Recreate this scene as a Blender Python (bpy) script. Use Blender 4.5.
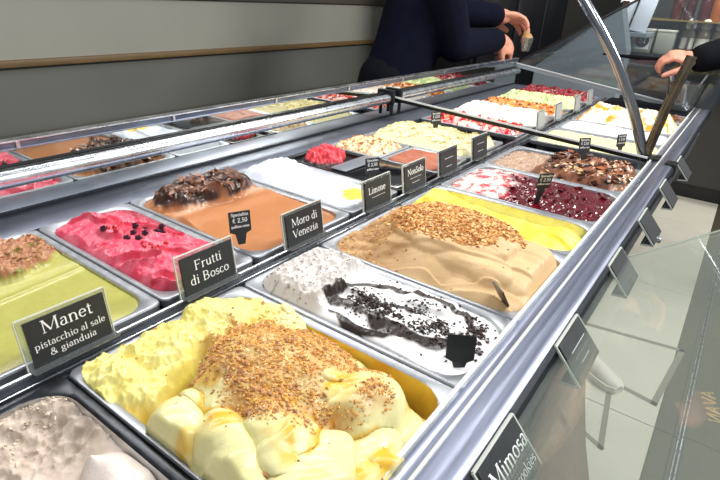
import bpy, bmesh, math, random
import numpy as np
from mathutils import Vector, Matrix
random.seed(7)
for o in list(bpy.data.objects): bpy.data.objects.remove(o)
SC = bpy.context.scene
COL = SC.collection

# ------------------------------------------------------------------ camera, world, lights, exposure
cam_d = bpy.data.cameras.new('camera')
cam_d.lens = 26.03; cam_d.sensor_width = 36; cam_d.clip_start = .01
cam = bpy.data.objects.new('camera', cam_d); COL.objects.link(cam)
RX, RY, RZ = (0.58844632, -0.80699463, 0.04990584), (-0.31880139, -0.28830182, -0.9029107), (0.74303203, 0.51540442, -0.42692116)
cam.matrix_world = Matrix(((RX[0], -RY[0], -RZ[0], -.18557526), (RX[1], -RY[1], -RZ[1], -.51262101), (RX[2], -RY[2], -RZ[2], .3897061), (0, 0, 0, 1)))
SC.camera = cam
SC.view_settings.view_transform = 'Standard'; SC.view_settings.look = 'None'
SC.view_settings.gamma = 1; SC.view_settings.use_curve_mapping = False
SC.view_settings.exposure = 0.0
w = bpy.data.worlds.new('room_air'); SC.world = w; w.use_nodes = True
w.node_tree.nodes['Background'].inputs[0].default_value = (.74, .80, .86, 1)
w.node_tree.nodes['Background'].inputs[1].default_value = .44

def area(name, loc, size, energy, target, col=(1, 1, 1)):
    d = bpy.data.lights.new(name, 'AREA'); d.shape = 'RECTANGLE'; d.size, d.size_y = size; d.energy = energy; d.color = col
    o = bpy.data.objects.new(name, d); COL.objects.link(o); o.location = loc
    o.rotation_euler = (Vector(target) - Vector(loc)).to_track_quat('-Z', 'Y').to_euler()
    return o
area('counter_lamp', (.9, .75, 1.25), (2.6, .12), 30, (.7, 0, 0), (1, .98, .94))
area('ceiling_lamp', (.6, -.9, 1.6), (1.4, .25), 22, (.5, 0, 0), (.97, .98, 1))
area('shelf_fill_light', (4.1, -.2, 1.1), (1.0, .1), 26, (4.6, -.2, .2))  # added light without a visible source, lifts the dim jars
area('floor_fill_light', (2.6, -1.6, 1.7), (1.4, .4), 95, (2.8, -.3, -1), (1, .99, .95))  # added light to brighten the floor tiles, no known fixture

# ------------------------------------------------------------------ helpers
def lin(c):
    return tuple(((v / 255) / 12.92 if v / 255 <= .04045 else ((v / 255 + .055) / 1.055) ** 2.4) for v in c)

def mat(name, col, rough=.5, metal=0, spec=.5, bump=0, bscale=200, vary=0, vscale=30, attr=False, coat=0, sss=0, streak=None, alpha=None, emit=None, aniso=None):
    m = bpy.data.materials.new(name); m.use_nodes = True
    nt = m.node_tree; N = nt.nodes; L = nt.links
    b = N['Principled BSDF']
    c = lin(col)
    b.inputs['Base Color'].default_value = (*c, 1)
    b.inputs['Roughness'].default_value = rough; b.inputs['Metallic'].default_value = metal
    b.inputs['Specular IOR Level'].default_value = spec
    b.inputs['Coat Weight'].default_value = coat; b.inputs['Coat Roughness'].default_value = .12
    if sss:
        b.inputs['Subsurface Weight'].default_value = sss; b.inputs['Subsurface Radius'].default_value = (1, .8, .6); b.inputs['Subsurface Scale'].default_value = .006
    if emit: b.inputs['Emission Color'].default_value = (*c, 1); b.inputs['Emission Strength'].default_value = emit
    if alpha is not None: b.inputs['Alpha'].default_value = alpha
    tc = N.new('ShaderNodeTexCoord')
    src = tc.outputs['Object']
    if streak:
        mp = N.new('ShaderNodeMapping'); mp.inputs['Scale'].default_value = streak; L.new(src, mp.inputs[0]); src = mp.outputs[0]
    csock = None
    if attr:
        a = N.new('ShaderNodeAttribute'); a.attribute_name = 'Col'; csock = a.outputs['Color']
    if vary:
        n = N.new('ShaderNodeTexNoise'); n.inputs['Scale'].default_value = vscale; n.inputs['Detail'].default_value = 4; L.new(src, n.inputs[0])
        mr = N.new('ShaderNodeMapRange'); mr.inputs['From Min'].default_value = .3; mr.inputs['From Max'].default_value = .7
        mr.inputs['To Min'].default_value = 1 - vary; mr.inputs['To Max'].default_value = 1 + vary; L.new(n.outputs[0], mr.inputs[0])
        mx = N.new('ShaderNodeMix'); mx.data_type = 'RGBA'; mx.blend_type = 'MULTIPLY'; mx.inputs[0].default_value = 1
        if csock: L.new(csock, mx.inputs[6])
        else: mx.inputs[6].default_value = (*c, 1)
        L.new(mr.outputs[0], mx.inputs[7]); csock = mx.outputs[2]
        if metal > .5:
            mr2 = N.new('ShaderNodeMapRange'); mr2.inputs['To Min'].default_value = max(.02, rough - .12); mr2.inputs['To Max'].default_value = rough + .15
            L.new(n.outputs[0], mr2.inputs[0]); L.new(mr2.outputs[0], b.inputs['Roughness'])
    if csock: L.new(csock, b.inputs['Base Color'])
    if bump:
        n2 = N.new('ShaderNodeTexNoise'); n2.inputs['Scale'].default_value = bscale; n2.inputs['Detail'].default_value = 3; L.new(src, n2.inputs[0])
        bp = N.new('ShaderNodeBump'); bp.inputs['Strength'].default_value = bump; bp.inputs['Distance'].default_value = .002
        L.new(n2.outputs[0], bp.inputs['Height']); L.new(bp.outputs[0], b.inputs['Normal'])
    return m

def glassmat(name, tint, refl=.12, body=.0, bodycol=(200, 205, 205), rough=.02, fk=1.0):
    """thin sheet: clear transmission + fresnel gloss + a little haze in the sheet itself"""
    m = bpy.data.materials.new(name); m.use_nodes = True; nt = m.node_tree; N = nt.nodes; L = nt.links
    N.remove(N['Principled BSDF']); out = N['Material Output']
    t = N.new('ShaderNodeBsdfTransparent'); t.inputs[0].default_value = (*lin(tint), 1)
    d = N.new('ShaderNodeBsdfDiffuse'); d.inputs[0].default_value = (*lin(bodycol), 1)
    g = N.new('ShaderNodeBsdfGlossy'); g.inputs['Roughness'].default_value = rough
    f = N.new('ShaderNodeFresnel'); f.inputs[0].default_value = 1.45
    ml = N.new('ShaderNodeMath'); ml.operation = 'MULTIPLY_ADD'; ml.inputs[1].default_value = fk; ml.inputs[2].default_value = refl; ml.use_clamp = True
    m1 = N.new('ShaderNodeMixShader'); m1.inputs[0].default_value = body; L.new(t.outputs[0], m1.inputs[1]); L.new(d.outputs[0], m1.inputs[2])
    m2 = N.new('ShaderNodeMixShader'); L.new(f.outputs[0], ml.inputs[0]); L.new(ml.outputs[0], m2.inputs[0]); L.new(m1.outputs[0], m2.inputs[1]); L.new(g.outputs[0], m2.inputs[2])
    L.new(m2.outputs[0], out.inputs[0])
    return m

M = dict(
    steel=mat('brushed_steel', (168, 172, 180), .32, 1, vary=.12, vscale=40, streak=(1, 1, 1)),
    pan=mat('pan_steel', (196, 198, 200), .28, 1, vary=.10, vscale=60),
    panrim=mat('pan_rim_steel', (168, 171, 176), .42, .75, vary=.10, vscale=60),
    ledge=mat('ledge_steel', (124, 129, 142), .38, .85, vary=.08, vscale=14, bump=.1, bscale=90),
    chrome=mat('polished_chrome', (226, 229, 234), .27, 1, vary=.1, vscale=25),
    rail=mat('rail_steel', (158, 163, 182), .30, .9, vary=.16, vscale=9, streak=(.35, 14, 14), bump=.06, bscale=60),
    mirror=mat('mirror_glass', (205, 208, 205), .03, 1),
    black=mat('black_plastic', (16, 17, 20), .32),
    dark=mat('dark_channel', (32, 36, 44), .4, .4, vary=.2, vscale=30),
    card=mat('black_card', (38, 40, 43), .55, vary=.12, vscale=60),
    greycard=mat('pale_grey_card', (150, 153, 152), .5), white=mat('white_ink', (238, 238, 236), .6),
    base=mat('taupe_panel', (112, 98, 88), .5, vary=.08, vscale=6),
    wood=mat('oak_trim', (112, 88, 56), .5, vary=.2, vscale=8, streak=(1, 12, 12)),
    wall=mat('grey_green_paint', (106, 107, 100), .45, vary=.07, vscale=2),
    beige=mat('beige_panel', (152, 151, 140), .55, vary=.05, vscale=2),
    brownpaint=mat('brown_paint', (74, 68, 60), .6),
    worktop=mat('worktop_stone', (92, 88, 80), .4, vary=.1, vscale=5),
    tile=mat('pale_floor_tile', (196, 190, 174), .32, vary=.06, vscale=4),
    darktile=mat('dark_floor_tile', (64, 59, 43), .45, vary=.12, vscale=3),
    grout=mat('grout', (70, 64, 56), .8),
    reflection_line=mat('reflection_brown', (120, 112, 102), .5),
    endwall=mat('dark_end_wall', (62, 60, 56), .5, vary=.15, vscale=3),
    acrylic=glassmat('clear_acrylic', (235, 240, 238), .10, .16, (225, 230, 228), .05),
    acrylic_edge=mat('acrylic_edge', (222, 224, 214), .25, alpha=.85),
    frontglass=glassmat('front_glass', (246, 250, 248), .03, .10, (215, 222, 212), .02, fk=.12),
    lip=mat('lip_edge_glass', (235, 238, 240), .15, .1, alpha=.92),
    endglass=glassmat('end_glass', (225, 230, 232), .04, .10, (130, 140, 148), .05, fk=.4),
    machine=mat('black_machine', (12, 12, 15), .25),
    greycab=mat('grey_cabinet', (152, 162, 170), .45, .3),
    skin=mat('skin', (212, 146, 122), .5, vary=.08, vscale=30, sss=.15),
    navy=mat('navy_sweater', (9, 11, 27), .95, spec=.12, vary=.25, vscale=20, bump=.3, bscale=300),
    darkcloth=mat('dark_cloth', (14, 15, 20), .95, spec=.12), trouser=mat('reflected_brown_trousers', (112, 92, 80), .9, vary=.1, vscale=20, bump=.3, bscale=250),
    shoe=mat('pale_canvas', (214, 204, 196), .6), sole=mat('white_rubber', (226, 218, 208), .5),
    hair=mat('brown_hair', (52, 36, 26), .7),
    orangesteel=mat('bronze_strut', (128, 116, 98), .25, .9, vary=.2, vscale=30),
)

def tag(o, label=None, cat=None, group=None, kind=None):
    if label: o['label'] = label
    if cat: o['category'] = cat
    if group: o['group'] = group
    if kind: o['kind'] = kind
    return o
def empty(name, loc=(0, 0, 0), rz=0):
    o = bpy.data.objects.new(name, None); COL.objects.link(o); o.location = loc; o.rotation_euler = (0, 0, rz); o.empty_display_size = .05
    return o
def obj(name, bm, m, parent=None, smooth=True, sharp=35):
    me = bpy.data.meshes.new(name); bm.to_mesh(me); bm.free()
    if m: me.materials.append(m)
    if smooth:
        me.shade_smooth()
        try: me.set_sharp_from_angle(angle=math.radians(sharp))
        except Exception: pass
    o = bpy.data.objects.new(name, me); COL.objects.link(o)
    if parent: o.parent = parent
    return o
def box(bm, x0, x1, y0, y1, z0, z1, bev=0, mtx=None):
    g = bmesh.ops.create_cube(bm, size=1); vs = g['verts']
    bmesh.ops.scale(bm, verts=vs, vec=(x1 - x0, y1 - y0, z1 - z0)); bmesh.ops.translate(bm, verts=vs, vec=((x0 + x1) / 2, (y0 + y1) / 2, (z0 + z1) / 2))
    if mtx is not None: bmesh.ops.transform(bm, verts=vs, matrix=mtx)
    if bev:
        es = list({e for v in vs for e in v.link_edges})
        bmesh.ops.bevel(bm, geom=es, offset=bev, segments=2, affect='EDGES', profile=.5)
    return bm
def boxo(name, m, parent, *a, bev=0, **k):
    bm = bmesh.new(); box(bm, *a, bev=bev); return obj(name, bm, m, parent, **k)
def tube(bm, pts, rs, n=12, cap=True):
    pts = [Vector(p) for p in pts]
    if not hasattr(rs, '__len__'): rs = [rs] * len(pts)
    rings = []; up = Vector((0, 0, 1)); last = None
    for i, p in enumerate(pts):
        d = (pts[min(i + 1, len(pts) - 1)] - pts[max(i - 1, 0)]).normalized()
        if last is None:
            a = d.cross(up);  a = a if a.length > .1 else d.cross(Vector((1, 0, 0)))
        else: a = last - d * last.dot(d)
        a.normalize(); last = a; b = d.cross(a)
        rings.append([bm.verts.new(p + (a * math.cos(t) + b * math.sin(t)) * rs[i]) for t in [2 * math.pi * k / n for k in range(n)]])
    for r0, r1 in zip(rings, rings[1:]):
        for k in range(n): bm.faces.new((r0[k], r0[(k + 1) % n], r1[(k + 1) % n], r1[k]))
    if cap: bm.faces.new(rings[0][::-1]); bm.faces.new(rings[-1])
    return bm
def lathe(bm, prof, c=(0, 0, 0), n=20):
    rings = [[bm.verts.new((c[0] + r * math.cos(2 * math.pi * k / n), c[1] + r * math.sin(2 * math.pi * k / n), c[2] + z)) for k in range(n)] for r, z in prof]
    for r0, r1 in zip(rings, rings[1:]):
        for k in range(n): bm.faces.new((r0[k], r0[(k + 1) % n], r1[(k + 1) % n], r1[k]))
    bm.faces.new(rings[0][::-1]); bm.faces.new(rings[-1])
    return bm
def prism(bm, poly, axis, a0, a1):
    """extrude a closed 2-D outline along an axis"""
    def P(q, a): return {'x': (a, q[0], q[1]), 'y': (q[0], a, q[1]), 'z': (q[0], q[1], a)}[axis]
    v0 = [bm.verts.new(P(q, a0)) for q in poly]; v1 = [bm.verts.new(P(q, a1)) for q in poly]; n = len(poly)
    bm.faces.new(v0[::-1]); bm.faces.new(v1)
    for k in range(n): bm.faces.new((v0[k], v0[(k + 1) % n], v1[(k + 1) % n], v1[k]))
    bmesh.ops.recalc_face_normals(bm, faces=bm.faces)
    return bm

# ------------------------------------------------------------------ numpy noise
def _h(ix, iy, seed):
    n = (ix.astype(np.int64) * 374761393 + iy.astype(np.int64) * 668265263 + seed * 1274126177) & 0x7fffffff
    n = ((n ^ (n >> 13)) * 1274126177) & 0x7fffffff
    return ((n ^ (n >> 16)) & 0xffff) / 65535.0
def vn(x, y, seed=0):
    ix = np.floor(x); iy = np.floor(y); fx = x - ix; fy = y - iy
    def gr(i, j):
        a = _h(ix + i, iy + j, seed) * 6.2832; return np.cos(a) * (fx - i) + np.sin(a) * (fy - j)
    u = fx * fx * fx * (fx * (fx * 6 - 15) + 10); v = fy * fy * fy * (fy * (fy * 6 - 15) + 10)
    a, b, c, d = gr(0, 0), gr(1, 0), gr(0, 1), gr(1, 1)
    return .5 + .75 * ((a + (b - a) * u) * (1 - v) + (c + (d - c) * u) * v)
def fbm(x, y, f, seed=0, o=4, g=.5):
    s = 0; a = 1; t = 0
    for k in range(o):
        s = s + a * (vn(x * f + 17.3 * k, y * f - 9.1 * k, seed + k) * 2 - 1); t += a; a *= g; f *= 2.03
    return s / t
def ridge(x, y, f, seed=0, o=3):
    s = 0; a = 1; t = 0
    for k in range(o):
        s = s + a * (1 - np.abs(vn(x * f, y * f, seed + k) * 2 - 1)) ** 2; t += a; a *= .5; f *= 2.1
    return s / t
def worley(x, y, f, seed=0):
    x = x * f; y = y * f; ix = np.floor(x); iy = np.floor(y); d = np.full(x.shape, 9.)
    for i in (-1, 0, 1):
        for j in (-1, 0, 1):
            cx = ix + i; cy = iy + j
            d = np.minimum(d, np.hypot(cx + _h(cx, cy, seed) - x, cy + _h(cx, cy, seed + 5) - y))
    return d
def ss(a, b, v):
    t = np.clip((v - a) / (b - a), 0, 1); return t * t * (3 - 2 * t)
def lobes(X, Y, L, warp=.006, wf=25, seed=3, p=.5, two=False):
    """overlapping rounded folds: the highest lobe wins, so they meet in creases"""
    wx = X + warp * fbm(X, Y, wf, seed, 2); wy = Y + warp * fbm(X, Y, wf, seed + 9, 2)
    h = np.full(X.shape, -1.); h2 = h.copy()
    for (cx, cy, rx, ry, ang, z, th) in L:
        c, s_ = math.cos(math.radians(ang)), math.sin(math.radians(ang)); dx = wx - cx; dy = wy - cy
        u = (dx * c + dy * s_) / rx; v = (-dx * s_ + dy * c) / ry; r2 = u * u + v * v
        q = z - th + th * np.clip(1 - r2, 0, 1) ** p - np.clip(r2 - 1, 0, None) * th
        h2 = np.maximum(h2, np.minimum(h, q)); h = np.maximum(h, q)
    return (h, h2) if two else h
def wave(ph):
    """asymmetric crest: slow rise, quick smooth fall"""
    t = ph - np.floor(ph); return np.where(t < .82, (t / .82) ** 1.6, .5 + .5 * np.cos((t - .82) / .18 * math.pi))
def strk(X, Y, ang, f, st, seed, o=2):
    """spatula streaks: noise drawn out along one direction"""
    c, s_ = math.cos(math.radians(ang)), math.sin(math.radians(ang)); u = X * c + Y * s_; v = -X * s_ + Y * c
    u = u + .010 * fbm(X, Y, 18, seed + 3, 2); v = v + .010 * fbm(X, Y, 14, seed + 4, 2)
    return fbm(u / st, v, f, seed, o)
def pd(X, Y, pts):
    """distance to a drawn line"""
    d = np.full(X.shape, 9.)
    for (ax, ay), (bx, by) in zip(pts, pts[1:]):
        ux, uy = bx - ax, by - ay; t = np.clip(((X - ax) * ux + (Y - ay) * uy) / (ux * ux + uy * uy), 0, 1); d = np.minimum(d, np.hypot(X - ax - t * ux, Y - ay - t * uy))
    return d
def mixc(a, b, t): return a * (1 - t[..., None]) + b * t[..., None]
def C(*c): return np.array(lin(c))

# ------------------------------------------------------------------ pans and gelato
W = .36
def rring(x0, x1, y0, y1, r, z, n=7):
    pts = []
    for cx, cy, a in ((x1 - r, y1 - r, 0), (x0 + r, y1 - r, 90), (x0 + r, y0 + r, 180), (x1 - r, y0 + r, 270)):
        for k in range(n + 1):
            t = math.radians(a + 90 * k / n); pts.append((cx + r * math.cos(t), cy + r * math.sin(t), z))
    return pts
def make_pan(x0, x1, y0, y1, label, rim=None, body=None, depth=.085, fl=.010, ir=.038, group='steel gelato pans set in the counter'):
    t = empty('gelato_pan', ((x0 + x1) / 2, (y0 + y1) / 2, 0)); tag(t, label, 'pan', group)
    cx, cy = (x0 + x1) / 2, (y0 + y1) / 2; g = .0012; a0, a1, b0, b1 = x0 - cx + g, x1 - cx - g, y0 - cy + g, y1 - cy - g
    def rings(bm, specs, fill=False):
        R = []
        for (ins, r, z) in specs: R.append([bm.verts.new(p) for p in rring(a0 + ins, a1 - ins, b0 + ins, b1 - ins, r, z)])
        for r0, r1 in zip(R, R[1:]):
            n = len(r0)
            for k in range(n): bm.faces.new((r0[k], r0[(k + 1) % n], r1[(k + 1) % n], r1[k]))
        if fill: bm.faces.new(R[-1])
        bmesh.ops.recalc_face_normals(bm, faces=bm.faces)
        return bm
    o = obj('rim', rings(bmesh.new(), [(0.001, .010, -.012), (0, .011, -.002), (.0012, .010, 0), (.003, .010, .0006), (fl - .001, ir, -.0012), (fl + .001, ir, -.003)]), rim or M['panrim'], t)
    o = obj('basin', rings(bmesh.new(), [(fl + .001, ir, -.003), (fl + .0022, ir, -.008), (fl + .009, ir - .004, -depth + .01), (fl + .016, ir - .01, -depth)], True), body or M['pan'], t)
    return t

GM = {}
def gel_mat(key, rough, bump=.3, bscale=350, coat=0, spec=.4, sss=.12):
    if key not in GM: GM[key] = mat('gelato_' + key, (255, 255, 255), rough, attr=True, bump=bump, bscale=bscale, coat=coat, spec=spec, vary=.03, vscale=150, sss=sss)
    return GM[key]
def colour_mesh(me, cols):
    a = me.color_attributes.new('Col', 'FLOAT_COLOR', 'POINT')
    arr = np.ones((len(me.vertices), 4), np.float32); arr[:, :3] = np.clip(cols, 0, 1); a.data.foreach_set('color', arr.ravel())

class Gel:
    """a body of gelato in one pan: a height field over the pan opening with its own skirt"""
    def __init__(s, x0, x1, y0, y1, hf, cf, label, m, res=.0016, disp=None, name='gelato', over=0, group=None, ir=.036, ins=.0125, edge=(-.006, 1.4)):
        s.b = (x0, x1, y0, y1); cx, cy = (x0 + x1) / 2, (y0 + y1) / 2
        i = ins - over; nx = int((x1 - x0 - 2 * i) / res); ny = int((y1 - y0 - 2 * i) / res)
        X, Y = np.meshgrid(np.linspace(x0 + i, x1 - i, nx), np.linspace(y0 + i, y1 - i, ny), indexing='ij')
        ax, ay = (x1 - x0) / 2 - i - ir, (y1 - y0) / 2 - i - ir
        dx, dy = X - cx, Y - cy; qx = np.clip(np.abs(dx) - ax, 0, None); qy = np.clip(np.abs(dy) - ay, 0, None); r = np.hypot(qx, qy)
        # pull the square corners in on to the rounded corner
        k = np.where((r > 0), np.minimum(1, np.where(np.maximum(qx, qy) > 0, np.maximum(qx, qy) / np.maximum(r, 1e-9), 1)), 1)
        X = cx + np.sign(dx) * (np.minimum(np.abs(dx), ax) + qx * k); Y = cy + np.sign(dy) * (np.minimum(np.abs(dy), ay) + qy * k)
        s.X, s.Y = X, Y
        S = (X - x0) / (x1 - x0); T = (y1 - Y) / (y1 - y0)
        Z = hf(S, T, X - x0, y1 - Y); s.S, s.T = S, T
        rr = (ax + ir) - np.abs(X - cx); r2 = (ay + ir) - np.abs(Y - cy); qx2 = np.clip(np.abs(X - cx) - ax, 0, None); qy2 = np.clip(np.abs(Y - cy) - ay, 0, None)
        dist = np.where((qx2 > 0) & (qy2 > 0), ir - np.hypot(qx2, qy2), np.minimum(rr, r2)); lim = edge[0] + np.clip(dist, 0, None) * edge[1]
        k_ = .004; hh = np.clip(.5 + .5 * (lim - Z) / k_, 0, 1); Z = lim * (1 - hh) + Z * hh - k_ * hh * (1 - hh); s.Z = Z
        Cc = cf(S, T, X - x0, y1 - Y, Z)
        PX, PY, PZ = X.copy(), Y.copy(), Z.copy()
        if disp is not None:
            gx = np.gradient(Z, axis=0) / res; gy = np.gradient(Z, axis=1) / res
            ddx, ddy = disp(S, T, X - x0, y1 - Y, Z, gx, gy); e = np.clip(np.minimum(np.minimum(S, 1 - S), np.minimum(T, 1 - T)) * 12, 0, 1)
            PX += ddx * e; PY += ddy * e
        s.P = (PX, PY, PZ)
        V = np.stack([PX - cx, PY - cy, PZ], -1).reshape(-1, 3)
        idx = np.arange(nx * ny).reshape(nx, ny)
        F = np.stack([idx[:-1, :-1], idx[1:, :-1], idx[1:, 1:], idx[:-1, 1:]], -1).reshape(-1, 4)
        # skirt down to the floor of the pan
        loop = np.concatenate([idx[:, 0], idx[-1, 1:], idx[-2::-1, -1], idx[0, -2:0:-1]])
        sk = V[loop].copy(); inn = .010 + over
        sk[:, 0] *= 1 - inn / max(ax + ir, .03); sk[:, 1] *= 1 - inn / (ay + ir); sk[:, 2] = -.075
        n0 = len(V); V = np.concatenate([V, sk]); nl = len(loop); jj = np.arange(nl)
        SF = np.stack([loop, n0 + jj, n0 + (jj + 1) % nl, loop[(jj + 1) % nl]], -1)
        F = np.concatenate([F, SF]); me = bpy.data.meshes.new(name)
        me.vertices.add(len(V)); me.vertices.foreach_set('co', V.ravel()); me.loops.add(F.size); me.loops.foreach_set('vertex_index', F.ravel())
        me.polygons.add(len(F)); me.polygons.foreach_set('loop_start', np.arange(0, F.size, 4)); me.polygons.foreach_set('loop_total', np.full(len(F), 4))
        me.update(calc_edges=True); me.shade_smooth()
        cols = np.concatenate([Cc.reshape(-1, 3), Cc.reshape(-1, 3)[loop]]); colour_mesh(me, cols)
        me.materials.append(m)
        s.o = bpy.data.objects.new(name, me); COL.objects.link(s.o); s.o.location = (cx, cy, 0); s.c = (cx, cy)
        tag(s.o, label, 'gelato', group)
    def sample(s, x, y):
        """surface point nearest to world x, y"""
        i = np.argmin((s.P[0] - x) ** 2 + (s.P[1] - y) ** 2); i = np.unravel_index(i, s.X.shape); return s.P[2][i]
    def scatter(s, name, n, dens, size, cols, m, seed=1, flat=.8, elong=1.6, lift=.3, label=None, shape='chip', kind='stuff'):
        """small pieces lying on the surface, joined as one part"""
        rs = np.random.RandomState(seed); PX, PY, PZ = s.P
        D = np.clip(dens(s.S, s.T, s.X - s.b[0], s.b[3] - s.Y, s.Z), 0, None).ravel(); D = D / D.sum()
        pick = rs.choice(D.size, n, p=D); ga = np.gradient(PZ, axis=0); gb = np.gradient(PZ, axis=1)
        if shape == 'chip': base = np.array([(1, 0, 0), (-1, .1, 0), (0, 1, .1), (.1, -1, 0), (.2, 0, 1), (0, .2, -1)], float); fc = [(0, 2, 4), (2, 1, 4), (1, 3, 4), (3, 0, 4), (2, 0, 5), (1, 2, 5), (3, 1, 5), (0, 3, 5)]
        else:
            base = np.array([(x, y, z) for x in (-1, 1) for y in (-1, 1) for z in (-1, 1)], float); fc = [(0, 1, 3), (0, 3, 2), (4, 6, 7), (4, 7, 5), (0, 4, 5), (0, 5, 1), (2, 3, 7), (2, 7, 6), (0, 2, 6), (0, 6, 4), (1, 5, 7), (1, 7, 3)]
        V = []; F = []; CC = []
        for q, i in enumerate(pick):
            a = rs.rand() * 6.283; sz = size * (.55 + .9 * rs.rand() ** 1.5)
            sc = np.array([elong * (1 + .4 * rs.randn() * .5), 1, flat]) * sz; p = base * sc + rs.randn(*base.shape) * sz * .18
            tl = rs.randn() * .5; c, sn = math.cos(a), math.sin(a)
            p = p @ np.array([[1, 0, 0], [0, math.cos(tl), math.sin(tl)], [0, -math.sin(tl), math.cos(tl)]])
            p = p @ np.array([[c, sn, 0], [-sn, c, 0], [0, 0, 1]])
            p += np.array([PX.flat[i] - s.c[0] + rs.randn() * .0006, PY.flat[i] - s.c[1] + rs.randn() * .0006, PZ.flat[i] + sz * lift])
            F += [tuple(v + len(base) * q for v in f) for f in fc]; V.append(p); CC.append(np.repeat(cols[rs.randint(len(cols))][None] * (.8 + .4 * rs.rand()), len(base), 0))
        me = bpy.data.meshes.new(name); me.from_pydata(np.concatenate(V).tolist(), [], F); me.update(); colour_mesh(me, np.concatenate(CC)); me.materials.append(m)
        o = bpy.data.objects.new(name, me); COL.objects.link(o); o.parent = s.o
        if kind: o['kind'] = kind
        if label: o['label'] = label
        return o

chipm = mat('crumb', (255, 255, 255), .7, attr=True)
glossm = mat('glossy_bits', (255, 255, 255), .3, attr=True)

FY0, FY1 = -W, 0.0          # front row of pans
BY0, BY1 = .04, .04 + W     # back row of pans
fr, bk = (FY0, FY1), (BY0, BY1)
zero = lambda S, T, X, Y, Z, gx, gy: (-gx * .002, -gy * .002)
def fold_disp(k=.002, lim=.0011, lean=.35, balloon=None):
    """sharpen ridges and let them lean forward a little; balloon(X, Y) marks smooth folds that swell outwards instead"""
    def f(S, T, X, Y, Z, gx, gy):
        m = -1.0 if balloon is None else (2 * balloon(X, Y) - 1)
        g = np.sqrt(gx * gx + gy * gy) + 1e-6; q = np.minimum(g * k * .6, lim) / g * m
        return -gx * q + lean * np.clip(Z, -.02, .02) * .3, -gy * q - lean * np.clip(Z, -.02, .02) * .3
    return f

# ---- front row ------------------------------------------------------------
# beige cream, bottom left
make_pan(-.254, 0, *fr, 'steel pan with a dark smeared rim at the left front corner', rim=mat('dark_pan_rim', (60, 62, 66), .3, .8, vary=.35, vscale=60))
def h(S, T, X, Y):
    z = -.030 + .006 * fbm(X, Y, 18, 1); rough = ss(.34, .22, T + .05 * fbm(X, Y, 30, 2)) ; wall = ss(.80, .95, S) + ss(.16, .03, T)
    z = z + rough * (.004 + .016 * strk(X, Y, 20, 30, 2, 3, 3) + .005 * fbm(X, Y, 120, 4)) + np.clip(wall, 0, 1) * .018
    z = z + ss(.3, .6, T) * .007 * wave(strk(X, Y, 10, 9, 3, 5) * 2.5) * ss(.85, .6, S)
    z = np.maximum(z, lobes(X, Y, [(.216, .170, .032, .056, 12, .006, .034), (.165, .20, .05, .05, 0, -.004, .03)], .006, 25, 11, .75))
    z = z + .012 * np.exp(-(((X - .210) / .008) ** 2 + ((Y - .130) / .009) ** 2))
    return z
def c(S, T, X, Y, Z):
    n = fbm(X, Y, 40, 8) * .5 + .5; c0 = mixc(C(205, 184, 165), C(222, 206, 190), n); rough = ss(.34, .22, T + .05 * fbm(X, Y, 30, 2))
    c0 = mixc(c0, C(158, 140, 124), rough * ss(.3, .75, fbm(X, Y, 70, 12) * .5 + .5) * .8)
    return mixc(c0, C(236, 222, 212), ss(-.02, -.005, Z) * ss(.3, .4, T) * ss(.5, .6, S))
g = Gel(-.254, 0, *fr, h, c, 'pinkish beige gelato scraped low with one small whipped peak', gel_mat('cream', .5, .25), disp=fold_disp())
g.scatter('gelato_crumbs', 260, lambda S, T, X, Y, Z: ss(.2, .08, T) + ss(.93, .98, S) * ss(.35, .1, T) * 6, .0016, [C(214, 196, 178), C(196, 176, 156)], chipm, 3)

# yellow mound with crumbs
make_pan(0, .254, *fr, 'steel pan holding the big yellow mound with biscuit crumbs', body=mat('pan_yellow_smear_reflection', (206, 172, 66), .3, .55, vary=.2, vscale=25))  # yellow tint holds both gelato smear and its painted reflection
LM = [(.125, .195, .088, .100, 10, .058, .048), (.150, .280, .054, .058, -20, .046, .036), (.030, .235, .036, .058, 18, .042, .034), (.026, .165, .032, .044, 25, .034, .028), (.056, .302, .048, .046, 20, .036, .034),
      (.105, .335, .060, .034, 0, .020, .032), (.170, .335, .046, .034, 30, .002, .024), (.080, .245, .030, .060, 35, .050, .026), (.012, .300, .030, .05, 0, .018, .03)]
LB = [(.030, .050, .046, .050, 0, .026, .030), (.095, .045, .056, .048, 10, .030, .030), (.165, .055, .056, .052, 0, .036, .032), (.215, .095, .036, .060, 0, .026, .034), (.06, .085, .06, .03, 0, .018, .02)]
def mimb(X, Y): return ss(.150, .105, Y + .010 * fbm(X, Y, 20, 6, 2) - .12 * X + .06 * ss(.15, .25, X))
def h(S, T, X, Y):
    z, z2 = lobes(X, Y, LM, .026, 14, 4, .6, True); zb = lobes(X, Y, LB, .022, 24, 14, .6)
    kk = .007; hh_ = np.clip((z - z2) / kk, 0, 1); z = z + kk * .25 * (1 - hh_) ** 2 * ss(-.2, .3, fbm(X, Y, 22, 18, 2))     # some creases close up
    back = mimb(X, Y); rough = .010 * strk(X, Y, 35, 22, 2, 9, 3) + .007 * fbm(X, Y, 60, 10, 3) + .0022 * fbm(X, Y, 190, 17)
    cr = crm(X, Y)
    z = z + (1 - cr) * (.0036 * wave(strk(X, Y, 55, 11, 3, 12) * 2.4) + .0018 * strk(X, Y, 40, 60, 5, 13)) - .004
    z = z + cr * (.0030 * fbm(X, Y, 45, 21, 3) + .0014 * fbm(X, Y, 240, 22, 2))
    zb = zb + rough - .008
    z = np.maximum(np.maximum(z, zb), -.045)
    return z - .020 * np.exp(-(pd(X, Y, [(-.01, .125), (.05, .118), (.115, .094)]) / .011) ** 2)
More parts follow.
